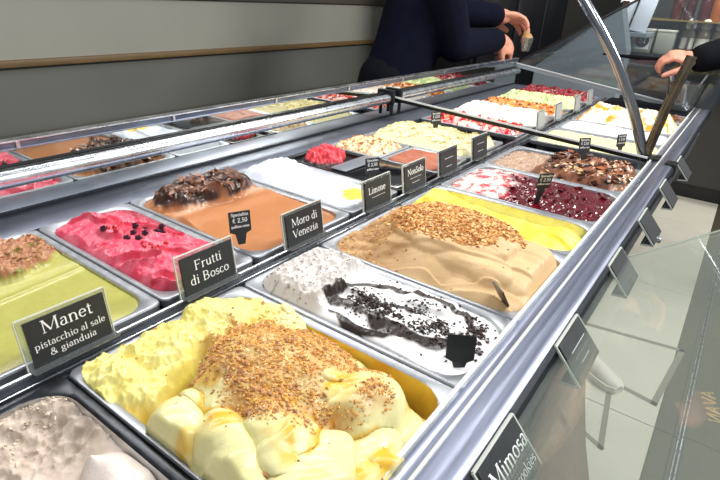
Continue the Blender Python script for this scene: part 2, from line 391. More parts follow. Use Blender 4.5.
def crm(X, Y): return ss(.02, .5, 1 - ((X - .142) / .100) ** 2 - ((Y - .196) / .125) ** 2 + .6 * fbm(X, Y, 25, 21, 2) - .9 * np.exp(-((X - .142) / .022) ** 2 - ((Y - .272) / .020) ** 2) - .8 * ss(.06, .02, X))
def c(S, T, X, Y, Z):
    z, z2 = lobes(X, Y, LM, .026, 14, 4, .6, True); back = mimb(X, Y)
    c0 = mixc(C(228, 218, 146), C(236, 228, 176), fbm(X, Y, 18, 31) * .5 + .5); c0 = mixc(c0, mixc(C(236, 218, 104), C(242, 232, 156), fbm(X, Y, 34, 32) * .5 + .5), back)
    sauce = np.maximum(ss(.010, .002, z - z2) * ss(.38, .5, fbm(X, Y, 16, 37, 2) * .5 + .5) * ss(.13, .17, Y), np.exp(-((X - .142) / .020) ** 2 - ((Y - .272) / .018) ** 2))
    sauce = np.maximum(sauce, ss(.013, .006, pd(X + .010 * fbm(X, Y, 30, 38), Y, [(.01, .20), (.055, .225), (.06, .265), (.035, .30), (.05, .34), (.13, .345)])) * ss(.35, .6, fbm(X, Y, 24, 29, 2) * .5 + .5)); sauce = np.maximum(sauce, ss(.010, .004, pd(X + .010 * fbm(X, Y, 30, 39), Y, [(.015, .145), (.06, .14), (.07, .165), (.10, .13)])) * .8)
    c0 = mixc(c0, C(222, 172, 6), np.clip(sauce, 0, 1) * (1 - back) * .92)
    c0 = mixc(c0, mixc(C(184, 120, 48), C(216, 160, 84), fbm(X, Y, 170, 35) * .5 + .5), crm(X, Y) * (.55 + .35 * ss(.3, .7, fbm(X, Y, 50, 36) * .5 + .5)))
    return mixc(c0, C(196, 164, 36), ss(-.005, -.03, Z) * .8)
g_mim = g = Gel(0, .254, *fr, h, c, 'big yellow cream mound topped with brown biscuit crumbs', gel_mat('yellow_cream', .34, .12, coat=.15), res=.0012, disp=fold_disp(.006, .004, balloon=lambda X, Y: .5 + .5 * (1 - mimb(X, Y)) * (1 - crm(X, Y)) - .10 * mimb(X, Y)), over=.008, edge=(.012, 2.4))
dn = lambda S, T, X, Y, Z: crm(X, Y) * (.25 + ss(.35, .65, fbm(X, Y, 60, 55) * .5 + .5)) + .0015 * ss(.3, .4, T)
g.scatter('biscuit_crumbs', 5200, dn, .00115, [C(214, 152, 70), C(226, 172, 92), C(198, 134, 66), C(232, 190, 116)], chipm, 5, label='fine golden biscuit crumbs')
g.scatter('biscuit_lumps', 420, lambda S, T, X, Y, Z: dn(S, T, X, Y, Z) * (ss(.5, .1, S) + .3) + .01, .0020, [C(190, 138, 92), C(204, 154, 106), C(174, 122, 80)], chipm, 6, label='coarser brown biscuit lumps')

# stracciatella
make_pan(.254, .428, *fr, 'steel pan holding the white gelato with dark chocolate swirls')
def stra(X, Y):
    wx = X + .008 * fbm(X, Y, 30, 40, 2); wy = Y + .012 * fbm(X, Y, 26, 41, 2)
    A = ss(.0075, .0045, pd(wx, wy, [(.060, .122), (.110, .124), (.136, .17), (.146, .23), (.146, .29), (.125, .325)]))
    B = ss(.015, .011, pd(wx, wy, [(.052, .125), (.060, .165), (.050, .21), (.046, .25), (.056, .29), (.085, .318)])); D = ss(.008, .005, pd(wx, wy, [(.03, .15), (.018, .19), (.025, .235), (.045, .24)]))
    E_ = ss(.007, .004, pd(wx, wy, [(.09, .14), (.080, .18), (.105, .22), (.095, .26), (.105, .30)])) * ss(.2, .5, fbm(X, Y, 30, 49) + .4)
    return np.maximum(np.maximum(A, B), np.maximum(D, E_))
def h(S, T, X, Y):
    back = ss(.40, .34, T + .04 * fbm(X, Y, 30, 2) + .08 * S)
    z = -.002 + .007 * wave(strk(X, Y, 80, 9, 2, 42) * 2.2) + .003 * fbm(X, Y, 30, 43) - .010 * ss(.7, 1, T)
    b = .020 * (1 - ((S - .5) / .62) ** 4) + .009 * fbm(X, Y, 36, 44) + .004 * fbm(X, Y, 130, 45)
    return z * (1 - back) + b * back + stra(X, Y) * .0009 * (1 - back)
def c(S, T, X, Y, Z):
    back = ss(.40, .34, T + .04 * fbm(X, Y, 30, 2) + .08 * S)
    c0 = mixc(C(236, 234, 232), mixc(C(206, 198, 192), C(166, 156, 150), ss(.55, .72, fbm(X, Y, 110, 46) * .5 + .5)), back)
    return mixc(c0, C(42, 30, 27), stra(X, Y))
g = Gel(.254, .428, *fr, h, c, 'white gelato with glossy dark chocolate swirls, greyish scooped mound behind', gel_mat('stracciatella', .36, .12, coat=.2), res=.0013, disp=fold_disp(), edge=(-.002, 1.6))
dch = [C(44, 26, 22), C(58, 34, 28), C(36, 24, 22)]
g.scatter('chocolate_nibs', 1300, lambda S, T, X, Y, Z: ss(.36, .45, T) * ss(.985, .95, T) * ss(.15, .3, S) * (ss(.05, .0, pd(X, Y, [(.06, .14), (.08, .2), (.09, .27), (.11, .32)])) * ss(.42, .62, fbm(X, Y, 30, 48) * .5 + .5) + .03), .0017, dch, glossm, 7, elong=1.5, label='dark chocolate nibs')
g.scatter('chocolate_specks', 110, lambda S, T, X, Y, Z: ss(.4, .3, T) * ss(.04, .1, T), .0011, [C(96, 76, 66)], glossm, 8)

# hazelnut
make_pan(.428, .684, *fr, 'steel pan holding the tan gelato under chopped nuts')
LN = [(.162, .170, .104, .118, 12, .054, .032), (.095, .215, .046, .100, 14, .036, .026), (.150, .295, .098, .060, -14, .026, .030), (.055, .280, .060, .090, 6, .008, .030), (.215, .27, .036, .07, 0, .012, .034)]
def nutm(X, Y): return ss(.0, .3, 1 - ((X - .168) / .096) ** 2 - ((Y - .165) / .125) ** 2 + .5 * fbm(X, Y, 26, 58, 2))
def h(S, T, X, Y):
    z = lobes(X, Y, LN, .018, 12, 50, .45); scr = ss(.42, .26, T + .05 * fbm(X, Y, 18, 51) + .25 * (S - .3))
    b = -.002 + .020 * strk(X, Y, 62, 26, 4, 52) + .003 * fbm(X, Y, 120, 53) + .012 * S
    z = z + (1 - nutm(X, Y)) * (.0045 * wave(strk(X, Y, 84, 12, 6, 54) * 3.4) + .0012 * strk(X, Y, 80, 90, 6, 55))
    return np.maximum(z, b * scr - .05 * (1 - scr))
def c(S, T, X, Y, Z):
    c0 = mixc(C(202, 164, 114), C(216, 184, 138), fbm(X, Y, 22, 56) * .5 + .5); scr = ss(.42, .3, T + .25 * (S - .3))
    return mixc(c0, mixc(C(186, 146, 96), C(150, 104, 54), ss(.35, .7, strk(X, Y, 62, 40, 3, 57) * .5 + .5)), scr * .85)
g = Gel(.428, .684, *fr, h, c, 'tan hazelnut coloured gelato mound covered in chopped nuts', gel_mat('cream', .5), res=.0014, disp=fold_disp(.004, .003, balloon=lambda X, Y: .5 + 0 * X), edge=(-.004, 1.5))
nuts = [C(196, 132, 62), C(222, 170, 98), C(168, 100, 44), C(234, 196, 132)]
g.scatter('chopped_nuts', 3600, lambda S, T, X, Y, Z: nutm(X, Y), .0024, nuts, chipm, 9, label='golden brown chopped nuts')
g.scatter('nut_crumbs', 500, lambda S, T, X, Y, Z: ss(.45, .3, T) * ss(.3, .6, fbm(X, Y, 30, 59) * .5 + .5) + .03, .0014, nuts, chipm, 10)

# lemon yellow
make_pan(.684, .860, *fr, 'steel pan holding the smooth bright yellow gelato')
def h(S, T, X, Y):
    w_ = X + .008 * fbm(X, Y, 12, 60); cr = .07 + .02 * np.sin(Y * 22)
    z = -.018 + .024 * np.exp(-((w_ - cr) / .045) ** 2) + .006 * wave(strk(X, Y, 80, 8, 3, 61) * 2.5) - .03 * ss(.75, 1., S) - .02 * ss(.85, 1, T)
    bk_ = ss(.30, .12, T); return z + bk_ * (.016 * (ridge(X, Y, 26, 62) - .35) + .012 * np.exp(-(((X - .05) / .05) ** 2 + ((Y - .04) / .04) ** 2)))
def c(S, T, X, Y, Z): return mixc(C(250, 226, 60), C(252, 236, 110), ss(.3, .8, fbm(X, Y, 25, 63) * .5 + .5))
Gel(.684, .860, *fr, h, c, 'bright lemon yellow gelato in one smooth wave', gel_mat('cream', .5), disp=fold_disp())

# sour cherry
make_pan(.860, 1.104, *fr, 'steel pan holding the white gelato under dark cherry sauce')
def sau(S, T, X, Y): return ss(.30, .42, T + .16 * fbm(X, Y, 14, 70) + .05 * (S - .5))
def h(S, T, X, Y):
    return -.008 + .008 * fbm(X, Y, 22, 71) + .006 * (ridge(X, Y, 30, 72) - .5) * (1 - sau(S, T, X, Y)) + .0025 * fbm(X, Y, 90, 73) + .012 * np.exp(-((S - .5) / .4) ** 2) * ss(.0, .2, T) - .012 * ss(.8, 1, T)
def c(S, T, X, Y, Z):
    c0 = mixc(C(236, 214, 206), C(206, 60, 66), ss(.42, .66, fbm(X, Y, 36, 74) * .5 + .5)); return mixc(c0, mixc(C(66, 3, 14), C(108, 9, 26), fbm(X, Y, 40, 75) * .5 + .5), sau(S, T, X, Y))
g = Gel(.860, 1.104, *fr, h, c, 'white gelato flooded with glossy dark cherry sauce', gel_mat('sauce', .16, .35, 120, coat=.6), disp=fold_disp())
g.scatter('cherry_pieces', 60, lambda S, T, X, Y, Z: sau(S, T, X, Y), .0055, [C(80, 5, 16), C(104, 9, 22)], glossm, 12, flat=.8, elong=1.1)

# chocolate with almonds
make_pan(1.104, 1.358, *fr, 'steel pan holding the brown gelato with cream and almond pieces')
def h(S, T, X, Y):
    bk_ = ss(.42, .3, T + .05 * fbm(X, Y, 20, 80)); z = .018 + .018 * (1 - worley(X, Y, 32, 81)) - .01 + .004 * fbm(X, Y, 90, 82)
    return (z * np.clip(1.3 - 1.6 * (S - .5) ** 2, 0, 1)) * (1 - bk_) + bk_ * (-.016 + .010 * ridge(X, Y * .6, 60, 83)) - .02 * ss(.88, 1, T)
def c(S, T, X, Y, Z):
    n = fbm(X, Y, 38, 84) * .5 + .5; c0 = mixc(C(82, 46, 28), C(150, 92, 60), ss(.3, .6, n)); c0 = mixc(c0, C(216, 186, 156), ss(.60, .68, n)); bk_ = ss(.42, .3, T + .05 * fbm(X, Y, 20, 80)); return mixc(c0, C(176, 146, 122), bk_ * .9)
g = Gel(1.104, 1.358, *fr, h, c, 'brown chocolate gelato heaped with cream streaks and almond flakes', gel_mat('choc', .35, .3, coat=.3), res=.002, disp=fold_disp())
g.scatter('almond_flakes', 150, lambda S, T, X, Y, Z: ss(.34, .45, T), .0060, [C(226, 196, 150), C(204, 160, 108), C(90, 44, 24), C(150, 84, 46)], glossm, 14, flat=.25, elong=1.5)
g.scatter('chocolate_chunks', 120, lambda S, T, X, Y, Z: ss(.34, .45, T), .0065, [C(52, 24, 16), C(74, 36, 22)], glossm, 15, flat=.5)

# ---- back row -------------------------------------------------------------
make_pan(-.099, .155, *bk, 'steel pan holding the flat pistachio green gelato')
def mang(X, Y): return ss(1, .72, ((X - .150) / .100) ** 2 + ((Y - .078) / .072) ** 2 + .35 * fbm(X, Y, 22, 90))
def h(S, T, X, Y):
    m_ = mang(X, Y); return -.006 + .0035 * np.exp(-((Y - .205 + .10 * X) / .006) ** 2) + .003 * np.exp(-((Y - .165) / .012) ** 2) + .0008 * fbm(X, Y, 40, 91) + m_ * (.016 + .010 * (ridge(X, Y, 40, 92) - .4) + .005 * fbm(X, Y, 110, 93)) - .003 * ss(.9, 1, T)
def c(S, T, X, Y, Z):
    m_ = mang(X, Y); c0 = mixc(C(172, 168, 84), C(182, 178, 96), fbm(X, Y, 30, 94) * .5 + .5); c0 = mixc(c0, C(212, 208, 140), np.exp(-((Y - .160) / .010) ** 2) * .7)  # pale band paints a highlight along the ridge
    n = fbm(X, Y, 50, 95) * .5 + .5; b = mixc(C(150, 92, 58), C(196, 142, 102), n); b = mixc(b, C(128, 124, 44), ss(.62, .72, fbm(X, Y, 30, 96) * .5 + .5)); return mixc(c0, b, ss(.2, .6, m_))
g = Gel(-.099, .155, *bk, h, c, 'smooth pistachio green gelato with brown nutty mound at its back', gel_mat('smooth', .3, .1, coat=.3), disp=fold_disp(), group=None)
g.scatter('nut_pieces', 170, lambda S, T, X, Y, Z: mang(X, Y), .0024, [C(206, 150, 108), C(170, 110, 74), C(140, 130, 60)], chipm, 16)

make_pan(.155, .325, *bk, 'steel pan holding the pink berry gelato')
def h(S, T, X, Y):
    z = -.006 + .010 * fbm(X, Y, 16, 100) + .012 * np.exp(-((X - .05) / .05) ** 2 - ((Y - .06) / .05) ** 2) + .012 * wave(strk(X, Y, 50, 12, 2, 101) * 2.5) + .004 * fbm(X, Y, 60, 102) + .0015 * fbm(X, Y, 200, 105) + .018 * np.exp(-((S - .38) / .35) ** 2 - ((T - .6) / .5) ** 2) - .016 * ss(.7, 1, S) * ss(.75, .4, T)
    return z - .008 * ss(.14, 0, T) - .006 * ss(.88, 1, T)
def c(S, T, X, Y, Z):
    c0 = mixc(C(222, 62, 92), C(240, 120, 138), ss(.3, .8, fbm(X, Y, 40, 103) * .5 + .5)); return mixc(c0, C(168, 16, 42), ss(.62, .72, fbm(X * 1.6, Y * .6, 30, 104) * .5 + .5) * ss(.3, .45, T) * .85)
g_fr = g = Gel(.155, .325, *bk, h, c, 'vivid pink berry gelato dotted with dark berries', gel_mat('sorbet', .33, .5, 260, coat=.15), res=.0015, disp=fold_disp(), edge=(-.004, 1.8))
berry_m = mat('dark_berry', (44, 14, 34), .3, coat=.4); red_m = mat('red_berry', (190, 18, 40), .2, coat=.6)
def berry(x, y, gel, kind, rank):
    bm = bmesh.new(); z = gel.sample(x, y)
    if kind == 'red': bmesh.ops.create_icosphere(bm, subdivisions=2, radius=.0043)
    else:
        for k in range(11):
            a = k * 2.399; zz = 1 - 2 * (k + .5) / 11; r = math.sqrt(1 - zz * zz)
            bmesh.ops.create_icosphere(bm, subdivisions=1, radius=.0027, matrix=Matrix.Translation((.0036 * r * math.cos(a), .0036 * r * math.sin(a), .0036 * zz)))
    o = obj('red_currant' if kind == 'red' else 'blackberry', bm, red_m if kind == 'red' else berry_m); o.location = (x, y, z + .0012)
    if kind == 'red': tag(o, 'shiny red currant on the pink gelato, %s from the back edge of the pan' % ORD[rank], 'berry', 'red currants on the pink gelato')
    else: tag(o, 'dark blackberry on the pink gelato, %s from the back edge of the pan' % ORD[rank], 'berry', 'blackberries on the pink gelato')
ORD = ('nearest one', 'second', 'third', 'fourth', 'fifth', 'sixth', 'seventh', 'eighth', 'ninth', 'tenth', 'eleventh', 'twelfth')
for rk, (bx, by) in enumerate(sorted(((.205, .268), (.242, .245), (.252, .254), (.266, .250), (.236, .222), (.250, .224), (.276, .232), (.283, .226), (.290, .236), (.222, .232), (.262, .218)), key=lambda q: -q[1])): berry(bx, by, g, 'dark', rk)
for rk, (bx, by) in enumerate(sorted(((.214, .272), (.224, .268), (.233, .262), (.228, .196), (.236, .188), (.222, .184), (.243, .176), (.262, .186), (.270, .172), (.232, .174), (.216, .25), (.30, .205)), key=lambda q: -q[1])): berry(bx, by, g, 'red', rk)

make_pan(.325, .581, *bk, 'steel pan holding the orange brown gelato with chocolate curls')
def mcur(X, Y): return ss(1, .5, ((X - .135) / .125) ** 2 + ((Y - .072) / .078) ** 2 + .3 * fbm(X, Y, 20, 110))
def h(S, T, X, Y):
    m_ = mcur(X, Y); return -.004 + .008 * np.exp(-((Y - .15) / .035) ** 2) - .006 * ss(.6, 1, T) + .0006 * fbm(X, Y, 30, 111) + m_ * (.036 + .014 * fbm(X, Y, 22, 112) + .012 * strk(X, Y, 60, 55, 5, 115, 3))
def c(S, T, X, Y, Z):
    m_ = mcur(X, Y); c0 = mixc(C(182, 118, 72), C(190, 128, 82), fbm(X, Y, 30, 113) * .5 + .5); c0 = mixc(c0, C(222, 176, 142), np.exp(-((Y - .128) / .012) ** 2) * .8); return mixc(c0, mixc(C(58, 34, 24), C(142, 96, 68), ss(.4, .75, strk(X, Y, 60, 55, 5, 115, 3) * .5 + .5)), ss(.15, .4, m_))
g = Gel(.325, .581, *bk, h, c, 'smooth orange brown gelato with a heap of chocolate curls at its back', gel_mat('smooth', .3), disp=fold_disp())
def curls(g, n, dens, cols, L=.030, wd=.0070, seed=3, name='chocolate_curls', up=.04):
    rs = np.random.RandomState(seed); D = dens(g.S, g.T, g.X - g.b[0], g.b[3] - g.Y, g.Z).ravel(); D = D / D.sum(); pick = rs.choice(D.size, n, p=D); V = []; F = []; CC = []
    for i in pick:
        a = 1.2 + rs.randn() * .55; el = up * rs.rand(); l = L * (.5 + rs.rand()); r = wd * (.6 + rs.rand()); b0 = len(V); col = cols[rs.randint(len(cols))] * (.7 + .6 * rs.rand()); cu = rs.randn() * .25
        p0 = np.array([g.P[0].flat[i] - g.c[0], g.P[1].flat[i] - g.c[1], g.P[2].flat[i] + .001]); d = np.array([math.cos(a) * math.cos(el), math.sin(a) * math.cos(el), math.sin(el)]); sd = np.array([-math.sin(a), math.cos(a), rs.randn() * .22])
        for k in range(5):
            u = k / 4 - .5; bend = np.array([0, 0, -cu * l * u * u * 2])
            for q in (-1, 1):
                for z in (0, .0009): V.append(p0 + d * l * u + sd * q * r * .5 * (1 - abs(u)) + bend + np.array([0, 0, z])); CC.append(col)
        for k in range(4):
            A = b0 + k * 4; B = A + 4; F += [(A, A + 2, B + 2, B), (A + 1, B + 1, B + 3, A + 3), (A, B, B + 1, A + 1), (A + 2, A + 3, B + 3, B + 2)]
    me = bpy.data.meshes.new(name); me.from_pydata([tuple(v) for v in V], [], F); me.update(); colour_mesh(me, np.array(CC)); me.materials.append(glossm)
    o = bpy.data.objects.new(name, me); COL.objects.link(o); o.parent = g.o; o['kind'] = 'stuff'; o['label'] = 'heap of dark chocolate curls'
curls(g, 75, lambda S, T, X, Y, Z: mcur(X, Y), [C(86, 50, 34), C(60, 34, 24), C(120, 74, 50), C(150, 100, 74)])

make_pan(.581, .757, *bk, 'steel pan holding the bright white gelato with a yellow end')
def h(S, T, X, Y):
    return -.004 + .006 * fbm(X, Y, 14, 120) + ss(.4, .1, T) * (.014 + .007 * fbm(X, Y, 40, 121)) * ss(0, .06, T) + .005 * wave(strk(X, Y, 75, 10, 3, 125) * 2) + .005 * fbm(X, Y, 60, 122) * ss(.5, .3, T) + .004 * np.exp(-((S - .5) / .3) ** 2)
def c(S, T, X, Y, Z):
    c0 = mixc(C(230, 234, 242), C(216, 222, 232), fbm(X, Y, 30, 123) * .5 + .5); return mixc(c0, C(248, 206, 70), ss(.55, .75, np.exp(-((X - .085) / .045) ** 2 - ((Y - .30) / .045) ** 2) + .3 * fbm(X, Y, 50, 124)))
Gel(.581, .757, *bk, h, c, 'snow white gelato with a patch of yellow lemon sauce', gel_mat('cream', .5), disp=fold_disp())

# half-length black tub with a raspberry heap, black cover in front, next to two half pans
blk = M['black']; cover = mat('black_gloss_cover', (20, 21, 24), .12, coat=.4)
def tub(x0, x1, y0, y1, label): return make_pan(x0, x1, y0, y1, label, rim=M['black'], body=M['black'], ir=.025)
tub(.757, .933, *bk, 'black plastic tub with a raspberry heap at its back')
def h(S, T, X, Y):
    return -.010 + ss(1.15, .1, ((X - .085) / .058) ** 2 + ((Y - .078) / .056) ** 2 + .5 * fbm(X, Y, 45, 130)) * (.034 + .018 * fbm(X, Y, 60, 131, 3))
def c(S, T, X, Y, Z): return mixc(np.broadcast_to(C(24, 22, 24), X.shape + (3,)), mixc(C(196, 22, 40), C(236, 70, 84), fbm(X, Y, 50, 133) * .5 + .5), ss(-.006, .002, Z))
Gel(.757, .933, *bk, h, c, 'small heap of raspberry red sorbet on a black tub base', gel_mat('sorbet', .33))
o = boxo('tub_cover', cover, None, .769, .921, .055, .265, -.006, .000, bev=.003); tag(o, 'glossy black plate covering the front of the raspberry tub', 'cover')
o = boxo('grey_scraper', mat('grey_plastic', (116, 120, 128), .35), None, .772, .918, .205, .252, .001, .005, bev=.002); tag(o, 'flat grey strip lying across the black tub cover', 'scraper')

for (y0, y1, lab) in ((.222, .40, 'half size steel pan with nutty cream at the back'), (.04, .218, 'half size steel pan with reddish brown gelato')): make_pan(.933, 1.108, y0, y1, lab, ir=.025)
def h(S, T, X, Y): return .002 + .012 * fbm(X, Y, 28, 140) + .018 * np.exp(-((S - .5) / .35) ** 2 - ((T - .5) / .35) ** 2) + .004 * fbm(X, Y, 100, 141)
def c(S, T, X, Y, Z): return mixc(C(236, 214, 176), C(196, 140, 90), ss(.5, .7, fbm(X, Y, 60, 142) * .5 + .5))
g = Gel(.933, 1.108, .222, .40, h, c, 'cream gelato mound speckled with nut brown bits', gel_mat('cream', .5), ir=.024)
g.scatter('nut_bits', 200, lambda S, T, X, Y, Z: 1 + 0 * S, .003, nuts, chipm, 18)
def h(S, T, X, Y): return -.002 + .006 * (ridge(X, Y * .4, 30, 145) - .3) + .006 * np.exp(-((S - .5) / .35) ** 2)
def c(S, T, X, Y, Z): return mixc(C(150, 78, 52), C(184, 112, 84), fbm(X * 2, Y * .4, 30, 146) * .5 + .5)
Gel(.933, 1.108, .04, .218, h, c, 'reddish brown chocolate gelato in smooth strokes', gel_mat('cream', .5), ir=.024)

make_pan(1.108, 1.362, *bk, 'steel pan holding the chunky pale yellow cream gelato')
def h(S, T, X, Y): return .006 + .018 * (ridge(X, Y, 24, 150) - .35) + .010 * fbm(X, Y, 18, 151) + .020 * np.exp(-((S - .45) / .4) ** 2 - ((T - .45) / .45) ** 2) + .003 * fbm(X, Y, 90, 152) - .02 * ss(.9, 1, T)
def c(S, T, X, Y, Z): return mixc(mixc(C(240, 226, 164), C(250, 242, 200), fbm(X, Y, 40, 153) * .5 + .5), C(196, 176, 104), ss(.68, .9, S + .2 * fbm(X, Y, 14, 154)) * .8)
g = Gel(1.108, 1.362, *bk, h, c, 'chunky pale yellow cream gelato in broken folds', gel_mat('cream', .5), res=.002, disp=fold_disp(.006, .006))

# ---- second module, beyond the dark divider -------------------------------
def simple(x0, x1, yy, f, seed, amp, hump, c1, c2, c3, thr, label, gloss='cream', scat=None):
    make_pan(x0, x1, *yy, 'steel pan under the ' + label)
    def h(S, T, X, Y): return -.004 + amp * (ridge(X, Y, f, seed) - .35) + amp * .6 * fbm(X, Y, f * .7, seed + 1) + hump * np.exp(-((S - .5) / .38) ** 2) * ss(0, .15, T) * ss(1, .85, T) + .002 * fbm(X, Y, 90, seed + 2)
    def c(S, T, X, Y, Z): return mixc(mixc(C(*c1), C(*c2), fbm(X, Y, 30, seed + 3) * .5 + .5), C(*c3), ss(thr, thr + .12, fbm(X, Y, 26, seed + 4) * .5 + .5))
    g = Gel(x0, x1, *yy, h, c, label, gel_mat(gloss, .5), res=.0028, disp=fold_disp(.005, .005))
    if scat: g.scatter('fruit_pieces', scat[0], lambda S, T, X, Y, Z: 1 + 0 * S, scat[1], [C(*q) for q in scat[2]], glossm, seed, elong=1.2)
    return g
simple(1.46, 1.63, bk, 26, 200, .014, .018, (240, 206, 190), (232, 150, 130), (206, 30, 40), .45, 'cream gelato covered in red strawberry pieces', 'sauce', (90, .007, [(206, 24, 34), (230, 60, 50), (240, 170, 120)]))
simple(1.64, 1.89, bk, 22, 210, .020, .030, (246, 236, 226), (240, 222, 206), (220, 180, 150), .66, 'tall white cream gelato with soft ripples')
simple(1.90, 2.08, bk, 26, 220, .016, .020, (232, 170, 96), (214, 120, 40), (170, 74, 30), .55, 'orange caramel gelato with brown pieces', 'sauce', (60, .007, [(200, 110, 40), (150, 60, 24), (236, 200, 150)]))
simple(2.09, 2.34, bk, 20, 230, .020, .026, (190, 204, 140), (214, 222, 170), (232, 226, 196), .62, 'pale green pistachio gelato in tall folds')
simple(2.35, 2.56, bk, 26, 240, .018, .024, (170, 60, 66), (130, 24, 40), (226, 190, 170), .6, 'dark berry gelato at the far end of the case', 'sauce', (90, .007, [(120, 14, 30), (150, 30, 50)]))
simple(1.46, 1.70, fr, 14, 250, .006, .004, (236, 226, 150), (242, 232, 170), (206, 196, 120), .7, 'flat pale yellow gelato beyond the divider')
simple(1.71, 1.90, fr, 16, 260, .008, .010, (228, 232, 238), (206, 212, 224), (190, 196, 210), .6, 'bluish white gelato spread flat')
simple(1.91, 2.16, fr, 16, 270, .024, .050, (248, 240, 224), (246, 226, 190), (238, 156, 24), .50, 'tall white meringue gelato with orange mango sauce')
simple(2.17, 2.36, fr, 20, 280, .012, .010, (120, 84, 60), (90, 58, 40), (60, 36, 26), .5, 'brown gelato at the far end of the front row')

# ------------------------------------------------------------------ the display case
X0, X1 = -.75, 2.62
XD = 1.41
case = empty('display_case', (0, 0, -1.0)); tag(case, 'long stainless steel gelato display case with two rows of pans', 'display case')
def cpart(name, m, *a, bev=0, lab=None, **k):
    o = boxo(name, m, case, *a, bev=bev, **k); o.location = (0, 0, 1.0)
    if lab: o['label'] = lab
    return o
cpart('back_ledge', M['ledge'], X0, X1, .4005, .492, -.03, -.001, bev=.001)
cpart('row_channel', M['dark'], X0, X1, .001, .039, -.03, -.012)
cpart('channel_bar', M['chrome'], X0, X1, .022, .027, -.012, .001, bev=.001)
cpart('channel_bar', M['chrome'], X0, X1, .0055, .0085, -.012, -.002, bev=.0008)
cpart('front_ledge', M['steel'], X0, X1, -.374, -.3605, -.03, -.004)
cpart('well_floor', M['dark'], X0, X1, -.36, .49, -.13, -.12)
cpart('base_front', M['base'], X0, X1, -.20, -.18, -1.0, -.10)
cpart('base_back', M['base'], X0, X1, .50, .53, -1.0, -.03)
cpart('under_tray', M['steel'], X0, X1, -.40, -.18, -.135, -.10)
cpart('base_end', M['base'], X0, X0 + .02, -.2, .5, -1, -.1); cpart('base_end', M['base'], X1 - .02, X1, -.2, .5, -1, -.1)
# front rail: rounded steel nosing with a raised clear lip on its inner edge
bm = bmesh.new()
prism(bm, [(-.352, -.03), (-.352, -.002), (-.357, .002), (-.366, .004), (-.376, .0015), (-.388, .0015), (-.398, .003), (-.408, .001), (-.413, -.006), (-.414, -.03), (-.408, -.045), (-.395, -.05), (-.375, -.045)], 'x', X0, X1)
o = obj('front_rail', bm, M['rail'], case, sharp=50); o.location = (0, 0, 1)
bm = bmesh.new(); prism(bm, [(-.345, -.004), (-.349, .006), (-.354, .006), (-.352, -.006)], 'x', X0, .90)
o = obj('clear_lip', bm, M['lip'], case); o.location = (0, 0, 1); o['label'] = 'white shining edge strip along the front rail'
bm = bmesh.new(); prism(bm, [(-.345, -.004), (-.349, .006), (-.354, .006), (-.352, -.006)], 'x', .905, X1)
o = obj('clear_lip', bm, M['acrylic_edge'], case); o.location = (0, 0, 1)
bm = bmesh.new(); tube(bm, [(X0, -.3725, .0035), (X1, -.3725, .0035)], .0022, 8)
o = obj('rail_bead', bm, M['acrylic_edge'], case); o.location = (0, 0, 1)
bm = bmesh.new(); prism(bm, [(-.409, .001), (-.4145, -.004), (-.417, -.016), (-.414, -.018)], 'x', X0, X1)
o = obj('rail_groove_trim', bm, M['dark'], case); o.location = (0, 0, 1)
# back: low mirror, chrome tube, mirror strip, top channel
cpart('lower_mirror', M['mirror'], X0, X1, .493, .499, -.02, .050)
cpart('mirror_seal', M['dark'], X0, X1, .4885, .4925, -.001, .005)
bm = bmesh.new(); tube(bm, [(X0, .483, .066), (XD - .04, .483, .066)], .0155, 20)
o = obj('chrome_tube', bm, M['chrome'], case); o.location = (0, 0, 1)
bm = bmesh.new(); tube(bm, [(XD + .03, .484, .066), (X1, .484, .066)], .0145, 20)
o = obj('chrome_tube', bm, M['chrome'], case); o.location = (0, 0, 1)
cpart('seal_strip', M['black'], X0, X1, .489, .495, .0835, .0870)
cpart('upper_mirror', M['mirror'], X0, X1, .496, .500, .050, .113)
cpart('top_channel', M['steel'], X0, X1, .488, .512, .1135, .116, bev=.0008)
cpart('top_channel_face', mat('blue_grey_steel', (120, 130, 150), .3, .9, vary=.35, vscale=25, streak=(.4, 1, 1)), X0, X1, .492, .508, .116, .127)
cpart('top_channel_cap', M['chrome'], X0, X1, .487, .511, .127, .1295, bev=.0008)
x = X0 + .3
while x < X1:
    cpart('channel_clip', M['chrome'], x, x + .006, .4885, .4925, .1155, .1275); x += .32
# bracket fittings where the modules meet
for xx in (XD - .03, XD + .02):
    bm = bmesh.new(); box(bm, xx - .008, xx + .008, .462, .50, .045, .095, .004); tube(bm, [(xx, .47, .045), (xx, .47, .01)], .006, 8)
    o = obj('tube_bracket', bm, M['dark'], case); o.location = (0, 0, 1)
# divider between the modules, falling from the mirror to the rail
def bar(name, m, a, b, wy, h0, h1, lab=None):
    bm = bmesh.new(); n = []
    for p in (a, b):
        for dx in (-wy / 2, wy / 2):
            for dz in (h0, h1): n.append(bm.verts.new((p[0] + dx, p[1], p[2] + dz)))
    for f in ((0, 1, 3, 2), (4, 6, 7, 5), (0, 4, 5, 1), (2, 3, 7, 6), (1, 5, 7, 3), (0, 2, 6, 4)): bm.faces.new([n[i] for i in f])
    bmesh.ops.recalc_face_normals(bm, faces=bm.faces); o = obj(name, bm, m, case, smooth=False); o.location = (0, 0, 1)
    if lab: o['label'] = lab
bar('divider_panel', M['black'], (1.404, .488, .072), (1.449, -.345, .017), .006, -.016, -.004, 'black divider between the two halves of the case')
bar('divider_glass_edge', M['lip'], (1.398, .488, .072), (1.443, -.345, .017), .005, -.004, .001, 'white glass edge on top of the divider')
bar('end_panel', M['greycab'], (2.600, .49, .108), (2.600, -.40, -.005), .006, -.022, -.004)
bar('end_glass_edge', M['lip'], (2.598, .49, .108), (2.598, -.40, -.005), .008, -.004, .001)
